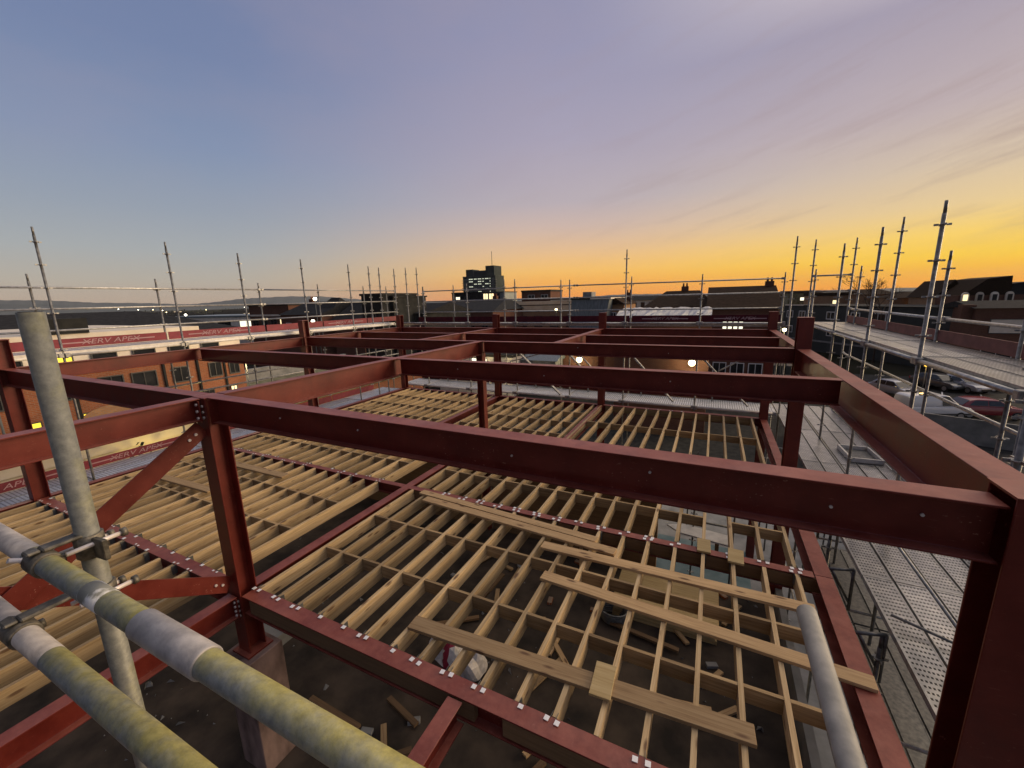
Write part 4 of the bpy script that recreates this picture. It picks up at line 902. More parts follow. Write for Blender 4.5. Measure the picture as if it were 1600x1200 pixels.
# tower
a, b, z = front(723,774,432,260); B = Bld('office_tower', 'distant dark office tower with lit strip windows and roof mast', a, b, 13, ZG, z, 'towerwall'); B.flat('towerwall',th=.4)
Ltw = B.L
B.part('plant_room', .06*Ltw,.28*Ltw,2,11,z+.4,z+5.2,'towerwall'); B.part('plant_room', .28*Ltw+.02,.69*Ltw,3,10,z+.4,z+4.2,'tealwall'); B.part('plant_room', .69*Ltw+.04,.95*Ltw,1,12,z+.4,z+7.0,'towerwall')
MB().tube((.79*Ltw,6,B.H+7.0),(.79*Ltw,6,B.H+17),.18,6).build('mast', M['post'], parent=B.o)
for f in range(8):
    zz = z-1.2-1.75*f
    for k, (u0, u1) in enumerate(((.03,.16),(.18,.32),(.34,.44),(.46,.58),(.60,.66),(.68,.80),(.815,.86),(.88,.97))):
        lit = 'littw' if (k == 6 and f < 6) or (f, k) in ((0,1),(0,2),(0,3),(0,4),(0,5),(1,1),(1,3),(1,4),(2,2),(2,3),(2,5), (3,1), (3,4), (4,2), (4,5), (5,3)) else None
        B.w(u0*Ltw,u1*Ltw,zz-.95,zz,lit or 'tealglass','framed',1,.2)
    B.part('floor_band',-.6,Ltw+1.2,-.6,-.1,zz-1.5,zz-1.12,'conc')
a, b, z = front(815,860,456,110); B = Bld('roof_works', 'brown rooftop building with scaffold frame on the skyline', a, b, 10, ZG, z, 'brickD'); B.flat('flatroof',th=.5)
B.w(2,4,z-2,z-.8); B.w(6,8,z-2,z-.8)
a, b, z = front(860,900,468,95); B = Bld('white_terrace', 'small white terrace with a row of dark windows behind the tan office', a, b, 8, ZG, z, 'cream'); B.flat('flatroof',th=.2)
for k in range(5): B.w(.4+1.1*k,1.1+1.1*k,z-1.1,z-.3,None,'framed',0)
# zinc clad wedge
a, b, z = front(893,942,468,48); t = empty('zinc_wedge', (a[0],48,ZG)); tag(t, 'grey zinc clad sloping roof block right of the tan office', 'building')
h = z-ZG; w_ = b[0]-a[0]
mb = MB(); prof = [(0,-.6,0),(0,9,0),(0,9,h),(0,0,h),(0,-.6,h-4.6)]; mb.extrude_prof(prof,(0,0,0),(w_,0,0))
for i in (2,3,): mb.v[5+i] = (w_+.75, mb.v[5+i][1], mb.v[5+i][2])
mb.build('wall', M['zinc'], parent=t); MB().box(2.3,w_+.95,-.15,9.1,h+.004,h+.28).build('roof', M['cream'], parent=t); MB().box(-.2,2.25,-.15,9.1,h+.004,h+.2).build('roof', M['flatroof'], parent=t)
MB().box(.5,1.6,3,5,h+.21,h+.9).build('plant_box', M['conc'], parent=t)
a, b, z = front(941,975,476,50); B = Bld('brick_gable', 'brown brick gable house right of the zinc block', a, b, 8, ZG, z, 'brickT'); B.gable(.9,'browntile','v'); B.chim(2.2,5,1.4,.5); B.w(1,1.7,z-2.0,z-.9)
a, b, z = front(972,1034,469,105); B = Bld('cream_villa', 'pale cream villa with tall windows on the skyline', a, b, 9, ZG, z, 'cream'); B.hip(1.0,'slate',2)
for k in range(5): B.w(.7+1.9*k,1.6+1.9*k,z-1.9,z-.5,None,'framed',0)
a, b, z = front(1010,1112,479,44); B = Bld('dark_roofed_hall', 'hall with a broad dark tiled roof, left of two', a, b, 11, ZG, z, 'brickD'); B.hip(1.55,'browntile',1.6); B.chim(3.2,5.5,2.0)
for k in range(5): B.w(.5+1.3*k,1.3+1.3*k,ZG+2.2,ZG+3.4,None,'framed')
a, b, z = front(1108,1218,482,41); B = Bld('dark_roofed_hall', 'hall with a broad dark tiled roof, right of two', a, b, 12, ZG, z, 'brickD'); B.gable(1.95,'browntile'); B.chim(5.0,6,2.35)
for k in range(4): B.w(1.15+.42*k,1.5+.42*k,-3.05,-2.35,'litw','framed',0,.03)
for k in range(3): B.w(.6+1.4*k,1.7+1.4*k,ZG+2.6,ZG+3.6,None,'frame',1)
# polythene covered low roof behind the far rails
a, b, z = front(962,1112,496,30); B = Bld('sheeted_shed', 'low shed under wrinkled grey polythene behind the far rails', a, b, 6, ZG, z, 'brickD')
mb = MB(); rnd = random.Random(4); nx, ny = 26, 8; P = [[Vector((B.L*i/nx, -.2+6.4*j/ny, B.H+.05+.5*math.sin(PI*j/ny)+rnd.uniform(-.09,.09))) for i in range(nx+1)] for j in range(ny+1)]
for j in range(ny):
    for i in range(nx): mb.quad([P[j][i],P[j][i+1],P[j+1][i+1],P[j+1][i]])
mb.build('polythene_sheet', M['galv'], parent=B.o)
# street level behind the far scaffold
a, b, z = front(870,1102,552,40.2); B = Bld('brown_annex', 'plain brown brick annex with a wall lamp behind the far scaffold', a, b, 2.5, ZG, z+.4, 'brickD'); B.flat('flatroof',th=.2)
a, b, z = front(772,868,562,38); B = Bld('grey_shop', 'grey concrete shop with a sloping roof behind the struts', a, b, 6, ZG, z, 'conc'); B.gable(1.2,'zinc')
B.w(.5,2,ZG+.8,ZG+2.3); B.w(3,4.5,ZG+.8,ZG+2.3)
a, b, z = front(670,800,556,36); B = Bld('cream_shop', 'cream rendered shop lit by a bright doorway', a, b, 6, ZG, z, 'cream'); B.flat('flatroof')
B.w(5.4,7.3,z-1.75,z-.15,'litw','framed',1); B.w(1.0,3.0,z-2.2,z-.9,None,'framed')
a, b, z = front(1196,1242,562,44); B = Bld('pale_kiosk', 'pale panelled kiosk with dark middle band at the far right corner', a, b, 4, ZG, z, 'cream'); B.flat('cream',th=.15)
B.part('dark_band',.1,B.L-.1,-.06,-.005,z-1.35,z-.55,'tealwall'); B.part('post',.9,1.05,-.1,-.062,ZG+.01,z,'darkwall'); B.part('post',1.5,1.65,-.1,-.062,ZG+.01,z,'darkwall')
# --- left side, walls facing the frame
def bldx(name, label, X, y0, y1, depth, z0, z1, wall):      # front wall in the plane X, looking towards +X
    return Bld(name, label, (X,y0), (X,y1), depth, z0, z1, wall)
B = bldx('orange_brick_building', 'orange brick building with cream upper storey beyond the left scaffold', -26, 2.5, 15.4, 13, ZG, -2.72, 'brickO')
B.part('upper_storey', .02,12.88,.02,12.9,-2.715,-1.75,'cream'); B.part('parapet', .02,10.8,.05,12.9,-1.745,-1.0,'cream'); B.part('roof_box', 4.9,6.2,-.03,1.8,-.995,-.32,'darkwall')
B.part('string_course',-.03,12.93,-.06,-.004,-2.8,-2.70,'cream')
for k in range(7): B.w(1.4+1.55*k,2.35+1.55*k,-2.55,-1.95,['lit',None,'lity',None,None,None,None][k%7],'framed',0,.05)
for k, (u, wd) in enumerate(((.9,.9),(2.6,.9),(4.2,.9),(6.1,.95),(7.35,1.05),(9.1,.8),(10.9,.7),(12.0,.6))): B.w(u,u+wd,-3.95,-3.1,None,'framed',1,.05)
for u in (5.2,8.7,10.3,11.7): B.part('downpipe',u,u+.1,-.1,-.005,ZG,-2.85,'darkwall')
for k, (u, wd, lit) in enumerate(((1.2,.9,None),(3.2,.8,'lity'),(5.3,.45,'lity'),(6.0,.75,'litw'),(6.95,.28,'litw'),(8.6,.9,None),(10.4,.6,None),(11.9,.4,'lit'))): B.w(u,u+wd,-5.5,-4.65,lit,'framed',1,.04)
MB().extrude_prof([Vector((6.0+.02,-.09,4.6))+Vector((1.3*math.cos(a)+.5,0,.55*math.sin(a))) for a in [PI*i/10 for i in range(11)]],(0,0,0),(0,.08,0)).build('brick_arch', M['brickT'], parent=B.o)
B = bldx('slate_hall', 'huge dark slate roofed hall behind the cream parapet', -41, 1.0, 24.0, 16, ZG, -1.9, 'brickD'); B.hip(1.75,'slate',4.0)
B.w(3,4.5,-3.8,-2.6,None,'framed')
B = bldx('lean_to', 'low white lean-to with yellow lit gutter beyond the left floor deck', -18.6, .5, 9.6, 3.0, ZG, -4.75, 'cream')
B.part('fascia',-.1,9.2,-.16,-.004,-4.8,-4.35,'cream'); B.part('gutter',-.1,9.2,-.3,-.17,-4.42,-4.3,'darkwall'); B.part('roof',-.1,9.2,-.1,3.1,-4.3,-4.2,'conc')
B.w(1,2.2,ZG+1.2,ZG+2.6); B.w(5,6.2,ZG+1.2,ZG+2.6,'lity','framed')
B = bldx('flat_roofed_store', 'flat roofed store with mossy gravel roof beyond the left deck', -21.5, 15.2, 27, 9, ZG, -5.6, 'brickO'); B.flat('mossroof',th=.12)
B.part('parapet',-.1,11.9,8.7,9.0,-5.47,-4.5,'conc'); B.part('parapet',11.6,11.9,.0,8.6,-5.47,-4.7,'conc'); B.w(2,3.2,-8,-6.8,'lit')
B = Bld('white_depot', 'low white depot with floodlit front in the left distance', (-92,42), (-70,46), 10, ZG, -1.8, 'cream'); B.flat('zinc',th=.3)
for k in range(4): B.w(2+5*k,5+5*k,-4.2,-2.4,'litw' if k%2 else None,'framed')
# --- right side
p0 = onz(1226,477,-2.3); p1 = onz(1530,482,-2.3)
B = Bld('long_clad_terrace', 'long dark blue clad terrace with small white windows on the right', (p0.x,p0.y), (p1.x,p1.y), 8, ZG, -2.35, 'tealwall'); B.flat('darkwall',th=.12)
for k, (u, wd) in enumerate(((.8,1.5),(3.6,1.4),(9.3,1.6),(13.6,1.5),(16.6,2.4))):
    B.w(u,u+wd,-4.35,-3.15,None,'frame',1,.12)
    B.w(u+.4,u+wd+.2,-6.9,-5.7,None,'frame',1,.1)
B.part('roof_light', .3,4.5,-.2,-.06,-2.32,-2.16,'cream'); B.part('roof_light', 10.0,11.4,-.25,-.06,-2.3,-2.08,'cream')
B.part('fascia', -.05,B.L,-.14,-.004,-8.0,-7.75,'conc')
a, b, z = front(1232,1276,458,115); B = Bld('green_shed', 'pale green lit shed on the right skyline', a, b, 10, ZG, z, 'mossroof'); B.flat('flatroof',th=.3)
B.w(2.3,3.3,z-1.7,z-.9,'litw','framed',0); B.w(6.6,7.6,z-.9,z-.2,'litw','framed',0)
a, b, z = front(1272,1336,462,100); B = Bld('long_shed', 'long low brown shed on the right skyline, left of two', a, b, 10, ZG, z, 'brickT'); B.flat('browntile',th=.6)
B.w(3,4,z-1.6,z-.8,'lit','framed',0)
a, b, z = front(1334,1404,460,98); B = Bld('long_shed', 'long low brown shed on the right skyline, right of two', a, b, 10, ZG, z, 'brickT'); B.hip(1.0,'browntile',2)
B.w(4,5,z-1.6,z-.8); B.w(8,9,z-1.6,z-.8)
a, b, z = front(1396,1462,459,88); B = Bld('low_house', 'low brown house between bare tree and gabled houses', a, b, 9, ZG, z-.6, 'brickT'); B.hip(1.0,'browntile',3); B.w(2,3,z-2.4,z-1.2,'litw','framed')
a, b, z = front(1462,1512,465,78); B = Bld('gabled_house', 'brown gabled house left of the house with arched dormers', a, b, 9, ZG, z, 'brickT'); B.gable(2.4,'browntile','v')
B.w(1.2,2.2,z-1.8,z-.5); B.w(3.2,4.2,z-1.8,z-.5)
a, b, z = front(1498,1600,461,72); B = Bld('dormer_house', 'large brown house with pale arched dormer windows on the right', a, b, 10, ZG, z, 'brickD'); 
Lh = B.L
mb = MB(); mb.extrude_prof([(.6,1.2,B.H),(.6,9,B.H),(Lh*.34,9,B.H+3.3),(Lh*.34,1.2,B.H+3.3)],(0,0,0),(0,0,0.001))
MB().extrude_prof([(.3,0,B.H+.004),(Lh*.8,0,B.H+.004),(Lh*.78,0,B.H+2.25),(Lh*.42,0,B.H+2.0)],(0,0,0),(0,9.6,0)).build('roof', M['browntile'], parent=B.o)
MB().extrude_prof([(Lh*.8+.01,0,B.H+.004),(Lh*1.02,0,B.H+.004),(Lh*1.02,0,B.H+1.5),(Lh*.8+.01,0,B.H+1.3)],(0,0,0),(0,9,0)).build('roof', M['slate'], parent=B.o)
for k in range(4):
    u = .2+k*1.3; prof = [(u,-.3,B.H-1.3),(u+.68,-.3,B.H-1.3)] + [(u+.34+.34*math.cos(t_), -.3, B.H+.0+.4*math.sin(t_)) for t_ in [PI*i/8 for i in range(9)]]
    d_ = MB().extrude_prof(prof,(0,0,0),(0,.28,0)).build('dormer', M['cream'], parent=B.o)
    MB().box(u+.14,u+.54,-.34,-.305,B.H-1.0,B.H+.1).build('pane', M['lit' if k == 0 else 'glass'], parent=d_)
a, b, z = front(1526,1690,481,60.5); B = Bld('near_brick_house', 'dark brick house with a warm lit blind at the right edge', a, b, 8, ZG, z, 'brickD'); B.gable(.7,'slate')
B.w(1.2,4.1,z-2.6,z-1.1,'cream','framed',0,.06); B.w(.9,3.3,z-5.4,z-4.2,None,'frame',1,.06); B.part('chimney',-.9,.2,.5,1.4,z-1.2,z+.35,'brickD'); B.w(6.4,8,z-2.4,z-1.0,None,'frame')
p0 = onz(1405,640,-8.0); p1 = onz(1620,668,-8.0)
o = MB().obox((p0.x,p0.y,-8.8),(p1.x,p1.y,-8.8),.12,1.6).build('hoarding', M['conc'], org=(p0.x,p0.y,ZG)); tag(o, 'grey site hoarding in front of the white van', 'hoarding')
o = MB().box(6.2,6.35,8,33,ZG,-7.9).build('hoarding', M['tealwall'], org=(6.2,8,ZG)); tag(o, 'dark hoarding along the foot of the right scaffold', 'hoarding')

# --- far town: low houses up to the hills, one mass beyond counting
rnd = random.Random(31)
town_mats = [('brickD','slate'),('brickT','browntile'),('darkwall','slate'),('cream','slate')]
k = 0
while k < 46:
    az = R(rnd.uniform(-80,-33)); D = rnd.uniform(70,420); x, y = D*math.sin(az), D*math.cos(az)
    if -58 < x and y < 30: continue
    w_, d_, h_ = rnd.uniform(6,14), rnd.uniform(6,9), rnd.uniform(3.2,5.6); mt = town_mats[rnd.choice((0,0,1,2,2,3))]
    t = empty('town_house', (x,y,ZG), az*-1+rnd.uniform(-.5,.5)); tag(t, 'small dark house in the far town below the hills', 'house', 'far town houses')
    MB().box(-w_/2,w_/2,-d_/2,d_/2,0,h_).build('wall', M[mt[0]], parent=t)
    MB().extrude_prof([(-w_/2-.3,-d_/2-.3,h_+.003),(-w_/2-.3,d_/2+.3,h_+.003),(-w_/2-.3,0,h_+d_*.38)],(0,0,0),(w_+.6,0,0)).build('roof', M[mt[1]], parent=t)
    for i in range(2): win(t, -w_*.3+i*w_*.35, -w_*.3+i*w_*.35+1.1, 1.2, 2.4, (0,-d_/2,0), (1,0,0), (0,-1,0), rnd.choice((None,None,'lit')), 'framed', 0)
    k += 1
for k in range(24):
    az = R(rnd.uniform(-33,24)); D = rnd.uniform(130,420); x, y = D*math.sin(az), D*math.cos(az)
    w_, d_, h_ = rnd.uniform(7,16), rnd.uniform(6,9), rnd.uniform(4,7.2); mt = town_mats[rnd.choice((0,1,2))]
    t = empty('town_house', (x,y,ZG), az*-1+rnd.uniform(-.5,.5)); tag(t, 'small dark house on the skyline behind the far rails', 'house', 'skyline houses')
    MB().box(-w_/2,w_/2,-d_/2,d_/2,0,h_).build('wall', M[mt[0]], parent=t)
    MB().extrude_prof([(-w_/2-.3,-d_/2-.3,h_+.003),(-w_/2-.3,d_/2+.3,h_+.003),(-w_/2-.3,0,h_+d_*.33)],(0,0,0),(w_+.6,0,0)).build('roof', M[mt[1]], parent=t)
# woods between the houses
mb = MB(); rnd = random.Random(77)
for k in range(900):
    az = R(rnd.uniform(-84,30)); D = rnd.choice((rnd.uniform(110,500), rnd.uniform(420,1500))); x, y = D*math.sin(az), D*math.cos(az)
    h = rnd.uniform(2.5,5.5) + (1.5 if D > 500 else 0); w_ = h*rnd.uniform(.5,.9)
    for j in range(9):
        c = Vector((x+rnd.uniform(-w_,w_), y+rnd.uniform(-w_,w_), ZG+h*rnd.uniform(.25,1))); s = h*rnd.uniform(.12,.26)
        n = Vector((rnd.uniform(-1,1),rnd.uniform(-1,1),rnd.uniform(-.6,1))).normalized(); u = n.orthogonal().normalized(); v = n.cross(u)
        mb.quad([c+u*s,c+v*s*rnd.uniform(.6,1.2),c-u*s,c-v*s*rnd.uniform(.6,1.2)])
struct(mb.build('treeline', M['leaf']), 'stuff')

# ------------------------------------------------------------------ lamps
def lamp(name, x, y, zl, r, mat, label, group=None, post=True, power=0, col=(1,.8,.45), zb=ZG, arm=.0):
    t = empty(name, (x,y,zb)); tag(t, label, 'lamp', group); h = zl-zb
    if post:
        MB().tube((0,0,0),(0,0,h-r*.9),.05 if h < 9 else .06,8,.035).build('post', M['post'], parent=t)
    else:
        MB().box(-.06,.06,.0,.5,h-.06,h+.02).build('bracket', M['post'], parent=t)
    hd = MB().ball((0,0,h), r, 12, 8).build('bulb', M[mat], parent=t)
    MB().tube((0,0,h+r*.8),(0,0,h+r*1.15),r*.9,10,r*.4).build('hood', M['post'], parent=t)
    if power:
        ld = bpy.data.lights.new('lamp_light','POINT'); ld.energy = power; ld.color = col; ld.shadow_soft_size = r
        lo = bpy.data.objects.new('lamp_light', ld); COL.objects.link(lo); lo.parent = t; lo.location = (0,-r*1.6,h)
    return t
p = ony(905,562,39.6); lamp('wall_lamp', p.x, p.y, p.z, .3, 'lamp', 'bright wall lamp on the brown annex, left of two lamps', 'wall lamps behind the far scaffold', False, 160)
p = ony(1081,567,29.45); lamp('wall_lamp', p.x, p.y, p.z, .22, 'lamp', 'bright wall lamp on the brick shed under the polythene, right of two lamps', 'wall lamps behind the far scaffold', False, 160)
p = onz(1448,569,-6.3); p = ony(1448,569,48); lamp('street_lamp', p.x, p.y, p.z, .2, 'lampo', 'orange glowing street lamp above the parked cars', None, True, 30, (1,.6,.15))
p = ony(772,572,34.5); lamp('street_lamp', p.x, p.y, p.z, .16, 'lampw', 'white street lamp by the cream shop doorway', None, True, 220)
p = onx(206,668,-17.6); lamp('yard_lamp', -17.2, 7.4, -5.5, .12, 'lamp', 'yellow yard lamp below the left floor deck', None, True, 80, (1,.72,.2))
p = onx(384,566,-23.5); lamp('street_lamp', p.x, p.y, p.z, .11, 'lamp', 'lit street lamp at the far corner of the orange brick building', None, True, 80, (1,.7,.36))
lamp('street_lamp', -23.6, 4.9, -2.7, .12, 'lamp', 'lit street lamp before the orange brick building near the left edge', None, True, 60, (1,.74,.42))
p = ony(492,467,33); lamp('street_lamp', p.x, p.y, p.z, .19, 'lampw', 'round street lamp glowing beside the brown tower house', None, True)
p = ony(489,502,30); lamp('flood_lamp', p.x, p.y, p.z, .18, 'lampw', 'white flood lamp below the round street lamp', None, True)
p = ony(869,484,52); lamp('wall_lamp', p.x, p.y, p.z, .17, 'lamp', 'starry yellow lamp in front of the tan office', None, True)
p = ony(1205,582,42.5); lamp('street_lamp', 5.6, 42.6, -3.2, .16, 'lamp', 'yellow lamp at the far right corner of the frame', None, True, 60)
rnd = random.Random(12)
spots = [(126,492),(143,493),(216,484),(248,492),(290,492),(306,493),(322,484),(345,491),(331,494),(352,494),(362,498),(382,480),(376,489),(185,483),(254,485),(239,484),(372,491),(318,491),(260,488)]
for k, (x, y) in enumerate(spots):
    D = rnd.uniform(110,230); d = ray(x,y); d = d*(D/math.hypot(d.x,d.y)); big = x in (248,290,306)
    lamp('street_lamp', d.x, d.y, d.z, (.34 if big else .11)*D/170, 'lampw' if k%3 else 'lamp', 'tiny lit street lamp in the far town at left', 'far street lamps', True)

# ------------------------------------------------------------------ bare tree and shrubs
def tree(x, y, h, seed, label, spread=.5):
    rnd = random.Random(seed); t = empty('bare_tree', (x,y,ZG)); tag(t, label, 'tree')
    tr = MB(); br = MB(); th = .013
    def grow(p, d, l, r, n, mb):
        q = p + d*l; mb.tube(p, q, max(r,.012), 5, max(r*.7,.012), cap=False)
        if n == 0: return
        for i in range(3 if n > 1 else 4):
            e = (d + Vector((rnd.uniform(-1,1),rnd.uniform(-1,1),rnd.uniform(-.35,.7)))*spread).normalized(); grow(q, e, l*rnd.uniform(.55,.85), r*.62, n-1, br)
    grow(Vector((0,0,0)), Vector((0,0,1)), h*.36, h*th, 5, tr)
    tr.build('trunk', M['bark'], parent=t); br.build('crown', M['bark'], parent=t)
p = ony(1382,447,70); tree(p.x, p.y, 10.2, 5, 'bare winter tree with fine twigs on the right skyline', .75)
p = ony(1300,452,120); tree(p.x, p.y, 9.4, 9, 'small bare tree on the skyline behind the right standards', .7)
def shrub(x, y, z, r, h, seed, label):
    rnd = random.Random(seed); t = empty('shrub', (x,y,z)); tag(t, label, 'shrub'); mb = MB()
    MB().tube((0,0,0),(0,0,h*.5),.05,6,.02).build('stem', M['bark'], parent=t)
    for k in range(700):
        a = rnd.uniform(0,2*PI); q = r*math.sqrt(rnd.random()); zz = rnd.uniform(.15,1)*h*(1-.5*(q/r)**2)
        c = Vector((q*math.cos(a), q*math.sin(a)*1.6, zz)); s = rnd.uniform(.05,.11); n = Vector((rnd.uniform(-1,1),rnd.uniform(-1,1),rnd.uniform(-.3,1))).normalized(); u = n.orthogonal().normalized(); v = n.cross(u)
        mb.quad([c+u*s,c+v*s,c-u*s,c-v*s])
    mb.build('foliage', M['leaf'], parent=t)
p = onx(205,693,-17.9); shrub(-17.8, 6.6, ZG, .9, 5.1, 2, 'dark shrub in front of the yellow lit gutter')
shrub(-17.7, 4.2, ZG, 1.0, 4.9, 3, 'dark shrub behind the left floor deck near the left edge')

# ------------------------------------------------------------------ cars
def car(x, y, rz, paint, label, van=False, L_=4.3, W=1.76, H=1.46):
    t = empty('parked_van' if van else 'parked_car', (x,y,ZG+.01), rz); tag(t, label, 'van' if van else 'car', 'cars parked beyond the right scaffold')
    # x forward; side profile of body and cabin lofted over the width with tumblehome
    if van:
        body = [(-2.25,.35),(-2.28,.8),(-2.22,1.05),(1.05,1.02),(1.95,.92),(2.22,.72),(2.25,.38)]
        cab = [(-2.2,1.05),(-2.12,1.72),(-1.9,1.84),(.25,1.86),(.55,1.78),(1.35,1.02)]
    else:
        body = [(-2.1,.32),(-2.15,.62),(-2.05,.9),(-1.7,.95),(.9,.93),(1.75,.82),(2.08,.64),(2.12,.35)]
        cab = [(-1.85,.95),(-1.3,1.36),(-.9,1.44),(.15,1.44),(.4,1.39),(1.05,.93)]
    s = L_/4.3
    def loft(prof, w0, w1, zt, inset=0):
        bm = bmesh.new(); zs = [p[1] for p in prof]; lo, hi = min(zs), max(zs); rows = []
        for sy in (-1,-.92,0,.92,1):
            row = []
            for (px, pz) in prof:
                f = (pz-lo)/(hi-lo); w = w0+(w1-w0)*f; k = (.97 if abs(sy) > .95 else 1)
                row.append(bm.verts.new((px*s*(k if abs(sy) == 1 else 1), sy*w, pz if abs(sy) < 1 else lo+(pz-lo)*.97)))
            rows.append(row)
        n = len(prof)
        for a_, b_ in zip(rows, rows[1:]):
            for i in range(n-1): bm.faces.new((a_[i],a_[i+1],b_[i+1],b_[i]))
            bm.faces.new((a_[n-1],a_[0],b_[0],b_[n-1]))
        bm.faces.new(rows[0]); bm.faces.new(list(reversed(rows[-1]))); bmesh.ops.recalc_face_normals(bm, faces=bm.faces)
        return bm
    def put(bm, name, mat, parent=t, bev=.04):
        me = bpy.data.meshes.new(name); bm.to_mesh(me); bm.free(); me.materials.append(M[mat]); o = bpy.data.objects.new(name, me); COL.objects.link(o); o.parent = parent
        for p_ in me.polygons: p_.use_smooth = True
        if bev: bv = o.modifiers.new('edge','BEVEL'); bv.width = bev; bv.segments = 2; bv.limit_method = 'ANGLE'; bv.angle_limit = R(25)
        return o
    bo = put(loft(body, W/2, W/2*.96, 0), 'body', paint)
    ca = put(loft(cab, W/2*.95, W/2*.76, 0), 'cabin', paint)
    zt = cab[-2][1]; zb = cab[-1][1]
    # glass standing just proud of the cabin
    (x0,z0),(x1,z1) = (cab[-1][0],cab[-1][1]),(cab[-2][0],cab[-2][1]); w0, w1 = W/2*.9, W/2*.74
    def patch(name, pts, mat): MB().extrude_prof([Vector((q[0]*s,q[1],q[2])) for q in pts],(0,0,0),(.012,0,.014)).build(name, M[mat], parent=t)
    patch('windscreen', [(x0-.06,-w0,z0+.05),(x0-.06,w0,z0+.05),(x1+.05,w1,z1-.04),(x1+.05,-w1,z1-.04)], 'glass')
    if not van: patch('rear_window', [(cab[0][0]+.1-.06,-w0,zb+.07),(cab[0][0]+.1-.06,w0,zb+.07),(cab[1][0]-.06,w1,cab[1][1]-.02),(cab[1][0]-.06,-w1,cab[1][1]-.02)], 'glass')
    hi = cab[2][1]-.08
    for sy in (-1,1):
        segs = [((-.1,1.0),(x0-.32,x1-.12))] if van else [((cab[0][0]+.45,-.35),(cab[1][0]+.22,-.35)),((-.28,x0-.25),(-.28,x1-.05))]
        for (bx, tx) in segs:
            if van: bx, tx = (.05,x0-.3),(.05,x1-.08)
            ww = lambda z: (W/2*.95+(W/2*.76-W/2*.95)*((z-cab[0][1])/(max(c[1] for c in cab)-cab[0][1])))+.006
            zl, zh = zb+.08, hi
            MB().extrude_prof([Vector((bx[0]*s,sy*ww(zl),zl)),Vector((bx[1]*s,sy*ww(zl),zl)),Vector((tx[1]*s,sy*ww(zh),zh)),Vector((tx[0]*s,sy*ww(zh),zh))],(0,0,0),(0,sy*.012,0)).build('side_window', M['glass'], parent=t)
        fx = body[-2][0]*s
        MB().box(fx-.14,fx+.035,sy*W*.36-.17,sy*W*.36+.17,.58,.72).build('headlight', M['headl'], parent=t, bevel=.02)
        MB().box(-2.18*s,-2.08*s,sy*W*.42-.1,sy*W*.42+.1,.68,.88).build('tail_light', M['taill'], parent=t, bevel=.02)
        MB().box(x0*s-.35,x0*s-.2,sy*(W/2+.02),sy*(W/2+.16),zb+.02,zb+.15).build('mirror', M[paint], parent=t, bevel=.03)
        for wx in (-1.32*s, 1.33*s):
            wo = MB().tube((wx,sy*(W/2-.2),.31),(wx,sy*(W/2+.012),.31),.31,20).build('wheel', M['rubber'], parent=t, bevel=.03)
            MB().tube((wx,sy*(W/2+.0125),.31),(wx,sy*(W/2+.02),.31),.2,16).build('rim', M['rimm'], parent=wo)
    fx = body[-1][0]*s
    MB().box(fx-.1,fx+.03,-.5,.5,.36,.54).build('grille', M['trimd'], parent=t, bevel=.02)
    if van: MB().box(-2.2,2.15,W/2-.01,W/2+.012,.42,.52).build('side_trim', M['trimd'], parent=t); MB().box(-2.2,2.15,-W/2-.012,-W/2+.01,.42,.52).build('side_trim', M['trimd'], parent=t)
    return t
p = onz(1452,652,ZG); car(p.x, p.y, R(20), 'carwhite', 'small white panel van parked behind the hoarding', True)
p = onz(1552,655,ZG); car(p.x-.3, p.y+.6, R(8), 'carred', 'dark red car parked right of the white van')
p = onz(1500,610,ZG); car(p.x, p.y, R(-62), 'carsilver', 'silver car parked below the end of the upper deck')
p = onz(1465,607,ZG); car(p.x, p.y, R(-62), 'cardark', 'dark car parked beside the orange street lamp')
p = onz(1530,606,ZG); car(p.x, p.y, R(-62), 'cardark', 'dark car right of the silver car below the upper deck')
p = onz(1405,622,ZG); car(p.x, p.y+1, R(-60), 'carsilver', 'grey car left of the dark car, half hidden by the standards')
p = onz(1585,604,ZG); car(p.x, p.y, R(20), 'carwhite', 'white car partly hidden at the right edge')
p = onz(1415,712,ZG); car(p.x, p.y, R(25), 'carwhite', 'white car seen between the rails of the right scaffold, upper of two')
p = onz(1440,775,ZG); car(p.x-.3, p.y, R(35), 'carwhite', 'white car seen between the rails of the right scaffold, lower of two')

# ------------------------------------------------------------------ sky
W = bpy.data.worlds.new('World'); sc.world = W; W.use_nodes = True; nt = W.node_tree; nt.nodes.clear()
SUN_AZ, SUN_EL, GLOW_AZ = 54.0, 11.0, 36.0                      # degrees from +Y towards +X
sx, sy = math.sin(R(GLOW_AZ)), math.cos(R(GLOW_AZ))
tc = N(nt,'ShaderNodeTexCoord'); sp = N(nt,'ShaderNodeSeparateXYZ'); L(nt, tc.outputs['Generated'], sp.inputs[0])
el = N(nt,'ShaderNodeMath',operation='ARCSINE'); L(nt, sp.outputs['Z'], el.inputs[0])
e = N(nt,'ShaderNodeMapRange'); e.inputs['From Min'].default_value = 0; e.inputs['From Max'].default_value = PI/2; L(nt, el.outputs[0], e.inputs['Value'])
hx = N(nt,'ShaderNodeCombineXYZ'); L(nt, sp.outputs['X'], hx.inputs[0]); L(nt, sp.outputs['Y'], hx.inputs[1])
nm = N(nt,'ShaderNodeVectorMath',operation='NORMALIZE'); L(nt, hx.outputs[0], nm.inputs[0])
dt = N(nt,'ShaderNodeVectorMath',operation='DOT_PRODUCT'); L(nt, nm.outputs[0], dt.inputs[0]); dt.inputs[1].default_value = (sx,sy,0)
az = N(nt,'ShaderNodeMath',operation='ARCCOSINE'); L(nt, dt.outputs['Value'], az.inputs[0])
def s2l(r, g, b): return tuple((c/255/12.92 if c/255 <= .04045 else ((c/255+.055)/1.055)**2.4) for c in (r,g,b))
